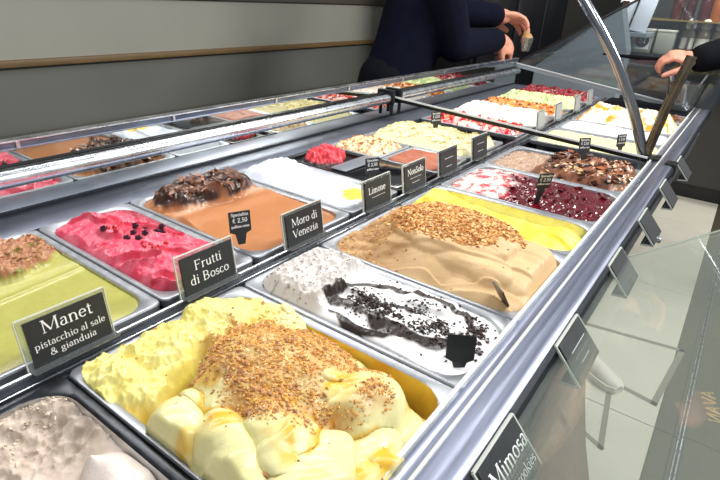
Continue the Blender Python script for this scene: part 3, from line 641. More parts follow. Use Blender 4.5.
# end glass with a slanting back edge
bm = bmesh.new(); prism(bm, [(.480, .108), (-.02, .430), (-.30, .60), (-.56, .60), (-.42, -.02)], 'x', 2.610, 2.616)
o = obj('end_glass', bm, M['endglass'], case, smooth=False); o.location = (0, 0, 1)
bm = bmesh.new(); tube(bm, [(2.613, .485, .112), (2.613, -.02, .436), (2.613, -.30, .606)], .006, 8)
o = obj('end_glass_trim', bm, M['black'], case); o.location = (0, 0, 1)
# hinged front glass tipped outwards over the price cards
bm = bmesh.new()
P0, P1 = Vector((0, -.4135, -.030)), Vector((0, -.72, .20)); n = (P1 - P0).normalized().cross(Vector((1, 0, 0))) * .003
prism(bm, [(P0.y - n.y, P0.z - n.z), (P1.y - n.y, P1.z - n.z), (P1.y + n.y, P1.z + n.z), (P0.y + n.y, P0.z + n.z)], 'x', -.75, .80)
o = obj('front_glass', bm, M['frontglass'], case, smooth=False); o.location = (0, 0, 1); o['label'] = 'clear front glass tipped outwards'
bm = bmesh.new(); tube(bm, [(.801, P0.y, P0.z), (.801, P1.y, P1.z)], .0012, 6)
o = obj('front_glass_edge', bm, M['acrylic_edge'], case); o.location = (0, 0, 1)
# curved steel arm and straight strut standing on the rail
arm = []
for k in range(13):
    t = k / 12; arm.append((1.5, -.328 + .26 * t + .09 * t * t - .018 * math.sin(t * math.pi), .0 + .50 * t))
bm = bmesh.new(); tube(bm, arm, .0145, 14); o = obj('curved_arm', bm, mat('arm_steel', (150, 154, 160), .14, 1), case); o.location = (0, 0, 1); o['label'] = 'curved chrome arm rising over the case'
bm = bmesh.new(); tube(bm, [(1.5, -.332, .0), (1.5, -.347, .141), (1.5, -.372, .285)], .0135, 14); o = obj('straight_strut', bm, M['orangesteel'], case); o.location = (0, 0, 1); o['label'] = 'straight bronze toned strut beside the curved arm'
cpart('arm_foot', M['black'], 1.47, 1.53, -.372, -.318, -.002, .010, bev=.003)
cpart('rail_joint', M['black'], 1.455, 1.50, -.418, -.388, -.03, .008, bev=.004)
cpart('glass_bolt', M['chrome'], .985, 1.0, -.46, -.45, -.05, -.038, bev=.003)

# ------------------------------------------------------------------ signs
# a small serif alphabet drawn from strokes: l = line (x0 y0 x1 y1 width), a = arc (cx cy rx ry from to), s = serif (x y half width), d = dot
TK, TN = .085, .034
def stem(x, y0, y1, top=1, bot=1):
    r = [('l', x, y0, x, y1, TK)]
    if bot: r.append(('s', x, y0, .085))
    if top == 1: r.append(('l', x - .075, y1 - .03, x, y1, TN + .012))
    if top == 2: r.append(('s', x, y1, .085))
    return r
GL = {
 'M': (.92, stem(.14, 0, .68, 2)[1:] + [('l', .14, 0, .14, .68, TN + .01), ('l', .15, .68, .46, .06, TK), ('l', .46, .06, .76, .68, TN)] + stem(.78, 0, .68, 2)),
 'N': (.80, [('l', .14, 0, .14, .68, TN), ('s', .14, 0, .085), ('s', .12, .67, .07), ('l', .14, .68, .64, 0, TK), ('l', .64, 0, .64, .68, TN), ('s', .64, .67, .085)]),
 'F': (.60, stem(.15, 0, .68, 2) + [('l', .15, .665, .53, .665, TN), ('l', .53, .68, .53, .56, TN), ('l', .15, .36, .42, .36, TN), ('l', .42, .42, .42, .30, TN)]),
 'B': (.66, stem(.15, 0, .68, 2) + [('l', .15, .665, .32, .665, TN), ('l', .15, .36, .36, .36, TN), ('l', .15, .015, .34, .015, TN), ('a', .32, .51, .17, .155, -90, 90), ('a', .34, .185, .20, .17, -90, 90)]),
 'V': (.68, [('l', .06, .68, .34, 0, TK), ('l', .34, 0, .60, .68, TN), ('s', .08, .67, .085), ('s', .60, .67, .075)]),
 'L': (.60, stem(.15, 0, .68, 2) + [('l', .15, .015, .53, .015, TN), ('l', .53, 0, .55, .16, TN)]),
 'S': (.52, [('a', .26, .50, .16, .165, 30, 270), ('a', .26, .18, .18, .175, -150, 90), ('l', .43, .68, .43, .54, TN), ('l', .07, .15, .07, 0, TN)]),
 'a': (.44, [('l', .32, .04, .32, .33, TK * .9), ('a', .21, .32, .115, .12, 0, 160), ('a', .19, .13, .13, .125, 80, 330), ('l', .32, .03, .41, .02, TN)]),
 'n': (.54, stem(.12, 0, .44) + stem(.41, 0, .28, 0) + [('a', .27, .28, .14, .155, 0, 160)]),
 'm': (.80, stem(.12, 0, .44) + stem(.39, 0, .28, 0) + stem(.66, 0, .28, 0) + [('a', .26, .28, .13, .155, 0, 160), ('a', .53, .28, .13, .155, 0, 160)]),
 'e': (.44, [('a', .22, .22, .16, .215, 0, 320), ('l', .08, .24, .38, .24, TN)]),
 't': (.32, [('l', .14, .06, .14, .58, TK * .9), ('l', .03, .43, .28, .43, TN), ('a', .21, .07, .07, .07, 180, 330)]),
 'p': (.52, stem(.12, -.20, .44) + [('a', .25, .22, .18, .215, -150, 150)]),
 'i': (.26, stem(.13, 0, .44) + [('d', .13, .61)]),
 's': (.37, [('a', .18, .325, .105, .11, 30, 270), ('a', .18, .12, .12, .115, -150, 90)]),
 'c': (.40, [('a', .22, .22, .16, .215, 45, 320)]),
 'h': (.54, stem(.12, 0, .72) + stem(.41, 0, .28, 0) + [('a', .27, .28, .14, .155, 0, 160)]),
 'o': (.48, [('a', .24, .22, .175, .215, 0, 360)]),
 'l': (.26, stem(.13, 0, .72)), 'd': (.52, stem(.38, 0, .72) + [('a', .25, .22, .18, .215, 30, 330)]),
 'k': (.52, stem(.12, 0, .72) + [('l', .14, .18, .38, .43, TN), ('l', .22, .26, .44, 0, TK), ('s', .39, .43, .07), ('s', .44, 0, .06)]),
 'g': (.46, [('a', .20, .29, .13, .14, 0, 360), ('a', .21, -.06, .17, .11, 0, 360), ('l', .30, .40, .42, .42, TN), ('l', .12, .17, .12, .05, TN)]),
 'u': (.54, [('l', .13, .14, .13, .44, TK), ('a', .26, .15, .13, .15, 180, 350)] + stem(.41, 0, .44)),
 'r': (.37, stem(.12, 0, .44) + [('a', .27, .30, .13, .13, 50, 160)]),
 'V2': (0, []), 'z': (.42, [('l', .07, .425, .36, .425, TN), ('l', .36, .43, .06, .01, TK), ('l', .06, .015, .37, .015, TN)]),
 '&': (.72, [('a', .30, .52, .12, .14, 0, 360), ('a', .27, .17, .20, .18, 60, 330), ('l', .22, .42, .60, .02, TK), ('l', .44, .06, .58, .34, TN)]),
 '2': (.46, [('a', .22, .50, .15, .17, -20, 170), ('l', .36, .44, .06, .04, TK), ('l', .06, .03, .40, .03, TK)]),
 '5': (.46, [('l', .12, .64, .38, .64, TK), ('l', .12, .64, .11, .36, TN), ('a', .21, .21, .16, .20, -150, 130)]),
 '0': (.48, [('a', .24, .33, .16, .33, 0, 360)]), ',': (.2, [('l', .10, .06, .06, -.10, TK)]), ' ': (.26, []),
 '€': (.52, [('a', .30, .33, .20, .33, 50, 310), ('l', .04, .40, .36, .40, TN), ('l', .04, .27, .34, .27, TN)]),
 '1': (.32, stem(.15, 0, .66)), '/': (.3, [('l', .04, -.05, .26, .7, TN)]),
 'A': (.66, [('l', .08, 0, .32, .68, TN), ('l', .32, .68, .58, 0, TK), ('l', .17, .24, .48, .24, TN), ('s', .08, 0, .07), ('s', .58, 0, .08)]),
}
def text_mesh(s, size, bold=0):
    V, F = [], []
    def quad(p):
        b0 = len(V); V.extend(p); F.append((b0, b0 + 1, b0 + 2, b0 + 3))
    lines = s.split('\n'); lh = 1.02; oy = (len(lines) - 1) * lh / 2 - .26
    bx = bold / size
    for li, line in enumerate(lines):
        if line.startswith('-'):      # a printed line too small to read
            n = len(line) * .4; quad([(-n / 2, oy - li * lh + .1, 0), (n / 2, oy - li * lh + .1, 0), (n / 2, oy - li * lh + .18, 0), (-n / 2, oy - li * lh + .18, 0)]); continue
        tw = sum(GL[c][0] for c in line); x = -tw / 2; y = oy - li * lh
        for ch in line:
            adv, st = GL[ch]
            for k in st:
                if k[0] == 'l':
                    _, x0, y0, x1, y1, w = k; d = math.hypot(x1 - x0, y1 - y0); nx, ny = -(y1 - y0) / d * (w + bx) / 2, (x1 - x0) / d * (w + bx) / 2
                    quad([(x + x0 + nx, y + y0 + ny, 0), (x + x0 - nx, y + y0 - ny, 0), (x + x1 - nx, y + y1 - ny, 0), (x + x1 + nx, y + y1 + ny, 0)])
                elif k[0] == 's':
                    _, x0, y0, h = k; q = TN / 2 + bx / 2; quad([(x + x0 - h, y + y0 - q, 0), (x + x0 + h, y + y0 - q, 0), (x + x0 + h, y + y0 + q, 0), (x + x0 - h, y + y0 + q, 0)])
                elif k[0] == 'd':
                    r = .055; quad([(x + k[1] - r, y + k[2], 0), (x + k[1], y + k[2] - r, 0), (x + k[1] + r, y + k[2], 0), (x + k[1], y + k[2] + r, 0)])
                else:
                    _, cx, cy, rx, ry, a0, a1 = k; n = max(5, int(abs(a1 - a0) / 24)); pr = None
                    for i in range(n + 1):
                        t = math.radians(a0 + (a1 - a0) * i / n); w = (TN + (TK - TN) * abs(math.cos(t)) + bx) / 2; c_, s_ = math.cos(t), math.sin(t)
                        p = ((x + cx + (rx - w) * c_, y + cy + (ry - w) * s_, 0), (x + cx + (rx + w) * c_, y + cy + (ry + w) * s_, 0))
                        if pr: quad([pr[0], pr[1], p[1], p[0]])
                        pr = p
            x += adv
    me = bpy.data.meshes.new('lettering'); me.from_pydata([(a * size, b * size, .00005 * (i % 3)) for i, (a, b, c) in enumerate(V)], [], F); me.update(); return me
def card_sign(x, texts, label, w=.088, hgt=.056, rz=0, lean=8, cm=None):
    t = empty('flavour_sign', (x, .020, .004)); t.rotation_euler = (0, 0, math.radians(rz)); tag(t, label, 'sign', 'black flavour signs between the rows')
    R_ = Matrix.Rotation(math.radians(-lean), 4, 'X')
    bm = bmesh.new(); box(bm, -.006, w + .003, .0012, .0032, 0, hgt + .004); box(bm, -.006, w + .003, -.0125, .0032, 0, .0016); bmesh.ops.transform(bm, verts=bm.verts, matrix=R_)
    obj('acrylic_holder', bm, M['acrylic'], t, smooth=False)
    bm = bmesh.new(); box(bm, -.0062, w + .0032, .001, .0034, hgt + .004, hgt + .0052); box(bm, -.0074, -.0062, .001, .0034, 0, hgt + .004); box(bm, w + .003, w + .0042, .001, .0034, 0, hgt + .004); bmesh.ops.transform(bm, verts=bm.verts, matrix=R_)
    obj('holder_edge', bm, M['acrylic_edge'], t, smooth=False)
    bm = bmesh.new(); box(bm, 0, w, -.0008, .0010, .002, hgt); bmesh.ops.transform(bm, verts=bm.verts, matrix=R_)
    cd = obj('card', bm, cm or M['card'], t, smooth=False)
    for (s, size, cx, cz, bold) in texts:
        me = text_mesh(s, size, bold); me.materials.append(M['white']); o = bpy.data.objects.new('lettering', me); COL.objects.link(o); o.parent = cd
        o.matrix_local = R_ @ Matrix.Translation((cx, -.0011, cz)) @ Matrix.Rotation(math.pi / 2, 4, 'X')
    return t
w_ = .088
card_sign(-.018, [('Manet', .0215, w_ / 2, .043, .0001), ('pistacchio al sale\n& gianduia', .0118, w_ / 2, .0185, .0001)], 'black sign lettered Manet in front of the green gelato')
card_sign(.176, [('Frutti\ndi Bosco', .0195, w_ / 2, .029, .0001)], 'black sign lettered Frutti di Bosco by the pink gelato')
card_sign(.378, [('Moro di\nVenezia', .0195, w_ / 2, .029, .0001)], 'black sign lettered Moro di Venezia by the orange brown gelato')
card_sign(.598, [('Limone', .0190, w_ / 2 - .004, .036, .0004), ('------------', .010, w_ / 2, .024, 0)], 'black sign lettered Limone by the white gelato')
card_sign(.745, [('NonSolo', .0190, w_ / 2, .040, .0004), ('------------\n--------', .010, w_ / 2, .022, 0)], 'grey black sign by the black raspberry tub')
card_sign(.905, [('---------', .012, w_ / 2, .038, 0), ('------', .012, w_ / 2, .018, 0)], 'dark grey sign before the reddish brown gelato')
card_sign(1.090, [('---------', .012, w_ / 2, .040, 0), ('-------', .012, w_ / 2, .02, 0)], 'dark grey sign before the pale yellow cream gelato')
for q, (x, lb) in enumerate(((1.60, 'small grey sign before the tall white cream gelato'), (1.80, 'second small grey sign before the white cream gelato'), (2.05, 'small grey sign before the orange caramel gelato'), (2.25, 'farthest small grey sign before the green gelato'))): card_sign(x, [], lb, .07, cm=M['greycard'])

def front_sign(x, texts, label, w=.095):
    """acrylic wedge hanging outside the rail, its face leaning outwards"""
    t = empty('rail_sign', (x, -.408, 0)); tag(t, label, 'sign', 'signs hung on the front rail')
    A, B, F_ = (-.004, .0), (-.044, -.045), (-.020, -.048)
    def sheet(p, q, th, m, name, x0=0, x1=w):
        v = Vector((q[0] - p[0], q[1] - p[1])); nn = Vector((-v.y, v.x)).normalized() * th / 2
        bm = bmesh.new(); prism(bm, [(p[0] - nn.x, p[1] - nn.y), (q[0] - nn.x, q[1] - nn.y), (q[0] + nn.x, q[1] + nn.y), (p[0] + nn.x, p[1] + nn.y)], 'x', x0, x1); return obj(name, bm, m, t, smooth=False)
    sheet(A, B, .002, M['acrylic'], 'acrylic_face'); sheet(B, F_, .002, M['acrylic'], 'acrylic_foot')
    for xx in (-.0015, w): sheet(A, B, .003, M['acrylic_edge'], 'side_edge', xx, xx + .0018)
    sheet(B, F_, .003, M['acrylic_edge'], 'foot_edge', -.0015, .0003)
    sheet((A[0] + .001, .001), (A[0] - .001, -.001), .003, M['acrylic_edge'], 'top_edge')
    ux, uz = (B[0] - A[0]), (B[1] - A[1]); l = math.hypot(ux, uz); n_ = (uz / l, -ux / l)   # outward normal (y, z)
    if n_[1] < 0: n_ = (-n_[0], -n_[1])
    off = .0022; cd = sheet((A[0] + ux * .04 + n_[0] * off, A[1] + uz * .04 + n_[1] * off), (A[0] + ux * .97 + n_[0] * off, A[1] + uz * .97 + n_[1] * off), .0012, M['card'], 'card', .003, w - .003)
    for (s, size, cx, f, bold) in texts:
        me = text_mesh(s, size, bold); me.materials.append(M['white']); o = bpy.data.objects.new('lettering', me); COL.objects.link(o); o.parent = cd
        upv = Vector((0, -ux / l, -uz / l)); nv = Vector((0, n_[0], n_[1])); xv = upv.cross(nv)
        p = Vector((cx, A[0] + ux * f + n_[0] * (off + .001), A[1] + uz * f + n_[1] * (off + .001)))
        o.matrix_local = Matrix(((xv.x, upv.x, nv.x, p.x), (xv.y, upv.y, nv.y, p.y), (xv.z, upv.z, nv.z, p.z), (0, 0, 0, 1)))
front_sign(.160, [('Mimosa', .0250, .052, .40, .0004), ('cookies', .0150, .068, .76, .0002)], 'black sign lettered Mimosa hanging on the rail by the yellow mound')
front_sign(.405, [('---------', .016, .050, .35, 0), ('------', .014, .050, .68, 0)], 'rail sign hanging beside the white gelato with chocolate swirls')
front_sign(.690, [], 'rail sign hanging beside the smooth lemon yellow gelato')
front_sign(.950, [], 'rail sign hanging beside the dark cherry sauce pan')
front_sign(1.220, [], 'rail sign hanging beside the brown almond gelato')
front_sign(1.520, [], 'farthest rail sign, just past the black rail joint')

def price_tag(x, y, z, lean, rz, label, txt=True, w=.036, hgt=.028, ln=.022, blank=False):
    t = empty('price_tag', (x, y, z)); t.rotation_euler = (math.radians(lean), 0, math.radians(rz)); tag(t, label, 'price tag', 'black price tags stuck in the gelato')
    bm = bmesh.new(); prism(bm, [(-w * .16, -.006), (w * .16, -.006), (w * .26, ln - .010), (w / 2, ln - .006), (w / 2, ln + hgt), (-w / 2, ln + hgt), (-w / 2, ln - .006), (-w * .26, ln - .010)], 'y', -.0009, .0009)
    b = obj('tag_plate', bm, M['card'] if not blank else M['black'], t, smooth=False)
    if txt:
        for s, sz, zz in (('Specialita', .0075, ln + hgt - .0055), ('€ 2,50', .0105, ln + hgt * .45), ('pallina cono', .0062, ln + hgt * .10)):
            me = text_mesh(s, sz, .0004); me.materials.append(M['white']); o = bpy.data.objects.new('lettering', me); COL.objects.link(o); o.parent = b
            o.matrix_local = Matrix.Translation((0, -.0012, zz)) @ Matrix.Rotation(math.pi / 2, 4, 'X')
price_tag(.338, .088, .012, -8, -24, 'black price tag standing in the orange brown gelato')
price_tag(.752, .112, .010, -8, -24, 'black price tag standing in front of the raspberry tub cover')
price_tag(1.232, .215, .032, -5, -25, 'black price tag stuck in the pale yellow cream')
price_tag(1.262, -.215, .028, -10, -35, 'black price tag stuck in the brown almond gelato')
price_tag(.905, -.215, -.004, 14, -40, 'black price tag leaning in the dark cherry sauce', w=.032, ln=.05)
price_tag(1.500, -.262, .006, -6, -30, 'black price tag in the flat pale yellow gelato')
price_tag(.300, -.330, -.006, -14, -58, 'blank black tag at the front of the chocolate swirl pan', txt=False, w=.034, hgt=.024, ln=.014, blank=True)
price_tag(.462, -.330, -.012, -30, 50, 'blank black tag leaning at the front of the nut pan', txt=False, w=.03, hgt=.022, ln=.03, blank=True)

# ------------------------------------------------------------------ the room
fl = empty('floor', (0, 0, -1.0)); fl['kind'] = 'structure'
boxo('grout_bed', M['grout'], fl, -3, 6.5, -4, 4, -.06, -.004)
tiles = []
def tile(x0, x1, y0, y1, m, name='floor_tile'):
    bm = bmesh.new(); box(bm, x0 + .002, x1 - .002, y0 + .002, y1 - .002, -.02, 0, .0012); o = obj(name, bm, m, fl, smooth=False)
ys = [-.60 + .60 * k for k in range(0, 5)]
xs = [.46 + 1.2 * k for k in range(-2, 4)]
for i, xa in enumerate(xs):
    for ya in ys: tile(xa, min(xa + 1.2, 4.75) if xa + 1.2 > 4.75 else xa + 1.2, ya, ya + .6, M['tile'])
for k in range(-2, 5):
    tile(.46 + 1.2 * k, 1.66 + 1.2 * k, -.66, -.60, M['darktile'], 'border_tile')
boxo('metal_strip', M['chrome'], fl, -3, 6.4, -.692, -.688, -.01, .002); boxo('metal_strip', M['chrome'], fl, -3, 6.4, -.680, -.676, -.01, .002)
boxo('drain_slot', M['black'], fl, -3, 6.4, -.688, -.680, -.01, -.001)
for k in range(-2, 8):
    for j in range(0, 5):
        tile(.08 + .8 * k, .88 + .8 * k, -.695 - .20 * (j + 1), -.695 - .20 * j, M['darktile'], 'dark_floor_tile')
    tile(.46 + 1.2 * k, 1.66 + 1.2 * k, -.675, -.66, M['darktile'], 'border_tile')
def reflection_outline(pts, wd=.012):  # dark reflection lines seen over the floor, built as thin brown strips
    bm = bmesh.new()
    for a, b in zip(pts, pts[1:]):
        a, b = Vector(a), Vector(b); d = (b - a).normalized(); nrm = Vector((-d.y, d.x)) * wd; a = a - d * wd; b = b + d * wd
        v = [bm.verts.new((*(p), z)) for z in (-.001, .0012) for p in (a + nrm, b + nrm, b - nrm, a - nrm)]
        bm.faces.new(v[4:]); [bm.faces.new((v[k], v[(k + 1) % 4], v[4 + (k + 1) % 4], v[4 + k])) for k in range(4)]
    o = obj('floor_reflection', bm, M['reflection_line'], None, smooth=False); o.location = (0, 0, -1.0); return o
tag(reflection_outline([(2.20, -.18), (2.27, -.62), (1.80, -.575), (1.86, -.28)]), 'thin brown square outline painting a reflection on the pale tiles, the farther one', 'floor marking')
tag(reflection_outline([(1.78, -.415), (1.43, -.462), (1.50, -.335)], .010), 'thin brown corner outline painting a reflection on the floor near the sneaker', 'floor marking')

def st(name, m, *a, **k):
    o = boxo(name, m, None, *a, **k); o['kind'] = 'structure'; return o
st('wall_back', M['wall'], -3, 6.5, 1.80, 1.90, -1.0, .068)
st('wall_back_panel', M['beige'], -3, 6.5, 1.81, 1.90, .090, .325)
st('trim_1', M['wood'], -3, 6.5, 1.775, 1.90, .068, .092, bev=.002)
st('wall_back_upper', M['brownpaint'], -3, 6.5, 1.79, 1.90, .325, 1.7)
st('wall_end', M['endwall'], 6.3, 6.4, -4, 1.9, -1.0, 1.7)
bc = empty('back_worktop', (1, 1.6, -1.0)); tag(bc, 'low stone worktop along the grey green back wall', 'counter')
boxo('top', M['worktop'], bc, -4, 1.95, -.35, .17, .79, .82, bev=.002); boxo('body', M['brownpaint'], bc, -4, 1.95, -.30, .17, 0, .79)
# black coffee machine behind the server
bm = bmesh.new(); box(bm, -.9, .9, -.22, .22, 0, 1.7, .02); cm = empty('tall_machine', (3.9, 1.15, -1.0)); tag(cm, 'tall black machine standing behind the server', 'machine'); obj('housing', bm, M['machine'], cm)
for k in range(3): boxo('machine_panel', M['black'], cm, -.85 + .58 * k, -.31 + .58 * k, -.24, -.215, .2, 1.6, bev=.01)
gc = empty('grey_counter_unit', (3.30, .35, -1.0)); tag(gc, 'slanting grey steel unit beyond the end glass', 'cabinet')
bm = bmesh.new(); prism(bm, [(-.245, 0), (.27, 0), (.27, 1.03), (-.15, 1.395), (-.16, 1.395), (-.24, 1.17)], 'x', 0, .14); obj('body', bm, M['greycab'], gc, smooth=False)
bm = bmesh.new(); prism(bm, [(.275, 1.03), (.275, 1.055), (-.165, 1.43), (-.165, 1.40)], 'x', -.02, .16); obj('slanted_top', bm, M['black'], gc, smooth=False)
boxo('kick_plate', M['black'], gc, -.004, .02, -.24, .26, 0, .08)

# far dark cabinet with bottle shelves
sh = empty('bottle_shelf_unit', (4.85, -.2, -1.0)); tag(sh, 'dark cabinet with two shelves of bottles at the far end', 'shelf')
boxo('cabinet_body', M['endwall'], sh, -.10, .5, -1.6, .62, 0, .98)
boxo('kick_plate', M['black'], sh, -.12, -.10, -1.6, .62, 0, .10)
boxo('lower_shelf', M['black'], sh, -.5, .45, -1.4, .50, 1.07, 1.10, bev=.003)
boxo('upper_shelf', mat('brass_shelf', (170, 140, 80), .35, .6), sh, -.42, .40, -1.2, .62, 1.325, 1.335)
boxo('back_panel', mat('shelf_back', (70, 66, 60), .5), sh, .42, .5, -1.6, .62, .98, 1.9)
boxo('shelf_upright', M['endwall'], sh, -.4, .4, .12, .135, 1.10, 1.9)
def bottle(x, y, z, body, capc, hgt, r, label, group, jar=False):
    t = empty('jar' if jar else 'bottle', (x, y, z)); tag(t, label, 'jar' if jar else 'bottle', group)
    if jar: pr = [(r * .9, 0), (r, .01), (r, hgt * .55), (r * .8, hgt * .68), (r * .55, hgt * .72)]; cp = [(r * .62, hgt * .72), (r * .8, hgt * .78), (r * .72, hgt * .92), (r * .3, hgt)]
    else: pr = [(r * .9, 0), (r, .01), (r, hgt * .6), (r * .4, hgt * .75), (r * .35, hgt * .9)]; cp = [(r * .42, hgt * .9), (r * .42, hgt)]
    obj('glass_body', lathe(bmesh.new(), pr, n=16), body, t); obj('cap', lathe(bmesh.new(), cp, n=16), capc, t)
    if jar: obj('paper_label', lathe(bmesh.new(), [(r * 1.02, hgt * .18), (r * 1.02, hgt * .48)], n=16), M['cream'] if 'cream' in M else M['white'], t)
M['cream'] = mat('cream_paper', (206, 200, 182), .6); jarb = mat('jar_glass', (120, 104, 84), .15); redb = mat('dark_red_bottle', (74, 20, 16), .12); amb = mat('amber_bottle', (150, 78, 22), .12); whitecap = mat('ivory_cap', (220, 212, 188), .4); redcap = mat('red_cap', (150, 40, 34), .4)
for k, y in enumerate((-.06, -.155, -.25, -.36)): bottle(4.52, y, .10, jarb, whitecap, .25, .044, ('first ivory capped jar right of the clear box', 'second ivory capped jar from the clear box', 'third ivory capped jar from the clear box', 'ivory capped jar at the picture edge')[k], 'ivory capped jars on the lower shelf', True)
for k, y in enumerate((.06, -.03, -.11, -.19, -.27)): bottle(4.55, y, .335, amb if k == 3 else redb, redcap, .27, .040, ('first dark red bottle on the upper shelf', 'second dark red bottle on the upper shelf', 'third dark red bottle on the upper shelf', 'amber bottle on the upper shelf', 'dark red bottle at the picture edge')[k], 'bottles on the upper shelf')
# clear boxes with a round emblem
cb = mat('clear_box', (176, 174, 156), .2, alpha=.75)
for k, (y0, y1) in enumerate(((.15, .29), (.01, .13))):
    t = empty('clear_box', (4.45, (y0 + y1) / 2, .10)); tag(t, 'clear box with a black and red round emblem' if k == 0 else 'plain clear box beside the ivory capped jars', 'box')
    hw = (y1 - y0) / 2; boxo('box_body', cb, t, -.05, .05, -hw, hw, 0, .15, bev=.004); boxo('box_lid', M['cream'], t, -.053, .053, -hw - .003, hw + .003, .15, .165, bev=.003)
    if k == 0:
        bm = bmesh.new(); box(bm, -.0535, -.0505, -.055, .055, .022, .135); obj('emblem_plate', bm, M['white'], t, smooth=False)
        bm = bmesh.new(); bmesh.ops.create_cone(bm, cap_ends=True, segments=28, radius1=.047, radius2=.047, depth=.002, matrix=Matrix.Translation((-.0545, -.004, .08)) @ Matrix.Rotation(math.pi / 2, 4, 'Y')); obj('black_disc', bm, M['black'], t, smooth=False)
        bm = bmesh.new(); bmesh.ops.create_cone(bm, cap_ends=True, segments=24, radius1=.026, radius2=.026, depth=.002, matrix=Matrix.Translation((-.0562, .024, .082)) @ Matrix.Rotation(math.pi / 2, 4, 'Y')); obj('red_disc', bm, mat('emblem_red', (168, 60, 48), .5), t, smooth=False)
        me = text_mesh('S1', .06, .004); me.materials.append(M['white']); o = bpy.data.objects.new('lettering', me); COL.objects.link(o); o.parent = t
        o.matrix_local = Matrix(((0, 0, -1, -.0578), (-1, 0, 0, -.006), (0, 1, 0, .08), (0, 0, 0, 1)))
for k in range(2):
    t = boxo('paper_napkins', mat('napkin_white', (206, 208, 214), .7), None, -.07, .07, -.055, .055, 0, .25 - .03 * k, bev=.004); t.location = (4.25, .37 - .125 * k, .24); t.rotation_euler = (.15, .1, .2)
    tag(t, ('tall stack of white paper leaning above the clear boxes', 'shorter stack of white paper leaning above the clear boxes')[k], 'paper stack')
o = boxo('stack_shelf', M['greycab'], None, 4.1, 4.4, .15, .46, .215, .24); tag(o, 'small grey shelf under the white paper stacks', 'shelf')

o = boxo('end_tray', M['darkcloth'], None, 2.365, 2.59, -.355, -.005, -.02, .004, bev=.002); tag(o, 'flat dark tray closing the far end of the front row', 'tray')
# clear scoop tub on the far end of the rail
t = empty('scoop_tub', (2.46, -.30, .012)); tag(t, 'clear plastic tub of scoops on the far end of the front row', 'tub')
tubm = glassmat('tub_plastic', (226, 230, 228), .16, .14, (200, 205, 205), .06)
obj('tub_wall', lathe(bmesh.new(), [(.045, 0), (.065, .07), (.07, .11), (.066, .11), (.061, .07), (.042, .004)], n=24), tubm, t)
obj('tub_foot', lathe(bmesh.new(), [(.05, -.008), (.05, 0), (.03, .0)], n=20), M['dark'], t)
for a in (20, 140, 250): bm = bmesh.new(); tube(bm, [(.02 * math.cos(a), .02 * math.sin(a), .01), (.07 * math.cos(a), .07 * math.sin(a), .15)], .004, 8); obj('scoop_handle', bm, M['chrome'], t)

# ------------------------------------------------------------------ people
def cap(bm, a, b, ra, rb, n=14):
    """tapered capsule as closed mesh"""
    a, b = Vector(a), Vector(b); d = b - a; L = d.length or 1e-6; d = d / L
    pts, rs = [], []
    for k in range(4): t = math.pi / 2 * (1 - k / 4); pts.append(a - d * ra * math.sin(t)); rs.append(max(ra * math.cos(t), ra * .05))
    pts.append(a); rs.append(ra); pts.append(b); rs.append(rb)
    for k in range(1, 5): t = math.pi / 2 * k / 4; pts.append(b + d * rb * math.sin(t)); rs.append(max(rb * math.cos(t), rb * .05))
    tube(bm, pts, rs, n)
def chain(bm, pts, rs):
    for p, q, r0, r1 in zip(pts, pts[1:], rs, rs[1:]): cap(bm, p, q, r0, r1)
def ell(bm, c, r, rot=None):
    mt = Matrix.Translation(c) @ (rot.to_4x4() if rot else Matrix.Identity(4)) @ Matrix.Diagonal((*r, 1)); bmesh.ops.create_uvsphere(bm, u_segments=20, v_segments=12, radius=1, matrix=mt)
def remesh(o, vox, sm=6, it=.5):
    md = o.modifiers.new('r', 'REMESH'); md.mode = 'VOXEL'; md.voxel_size = vox; md.use_smooth_shade = True
    m2 = o.modifiers.new('s', 'SMOOTH'); m2.iterations = sm; m2.factor = it
def hand(bm, wr, fwd, nrm, curls_=(25, 35, 25), spread=6, thumb=1, s=1, thumb_curl=0):
    """wrist, direction of the fingers, normal out of the back of the hand; thumb=+1/-1 side"""
    wr = Vector(wr); f = Vector(fwd).normalized(); n = Vector(nrm); n = (n - f * n.dot(f)).normalized(); sd = f.cross(n) * thumb
    pl = .088 * s; R = Matrix((sd, f, n)).transposed()
    ell(bm, wr + f * pl * .52, (.041 * s, .054 * s, .0155 * s), R); cap(bm, wr - f * .02 * s, wr + f * .03 * s, .026 * s, .025 * s)
    for k, (off, L, r) in enumerate(((.028, .074, .0088), (.009, .083, .0092), (-.010, .077, .0088), (-.028, .060, .0078))):
        base = wr + f * pl * (.92 - .06 * abs(k - 1)) + sd * off * s; d = (f + sd * math.tan(math.radians(spread * (1.3 - k)))).normalized(); p = base - d * .02 * s; pts = [p, base]; ax = d.cross(n).normalized(); cur = d
        for seg, ang in zip((.45, .31, .24), curls_): cur = Matrix.Rotation(math.radians(-ang * (1 + .08 * k)), 3, ax) @ cur; pts.append(pts[-1] + cur * L * seg * s)
        chain(bm, pts, [r * s * q for q in (1.05, 1.05, 1, .92, .8)])
    tb = wr + f * .018 * s + sd * .024 * s; d = (f * .62 + sd * .72 - n * (.25 + thumb_curl)).normalized(); t1 = tb + d * .042 * s; d2 = (f * .9 + sd * .25 - n * (.25 + thumb_curl)).normalized(); t2 = t1 + d2 * .032 * s; t3 = t2 + d2 * .024 * s
    chain(bm, [tb, t1, t2, t3], [.0155 * s, .0115 * s, .0105 * s, .0088 * s])

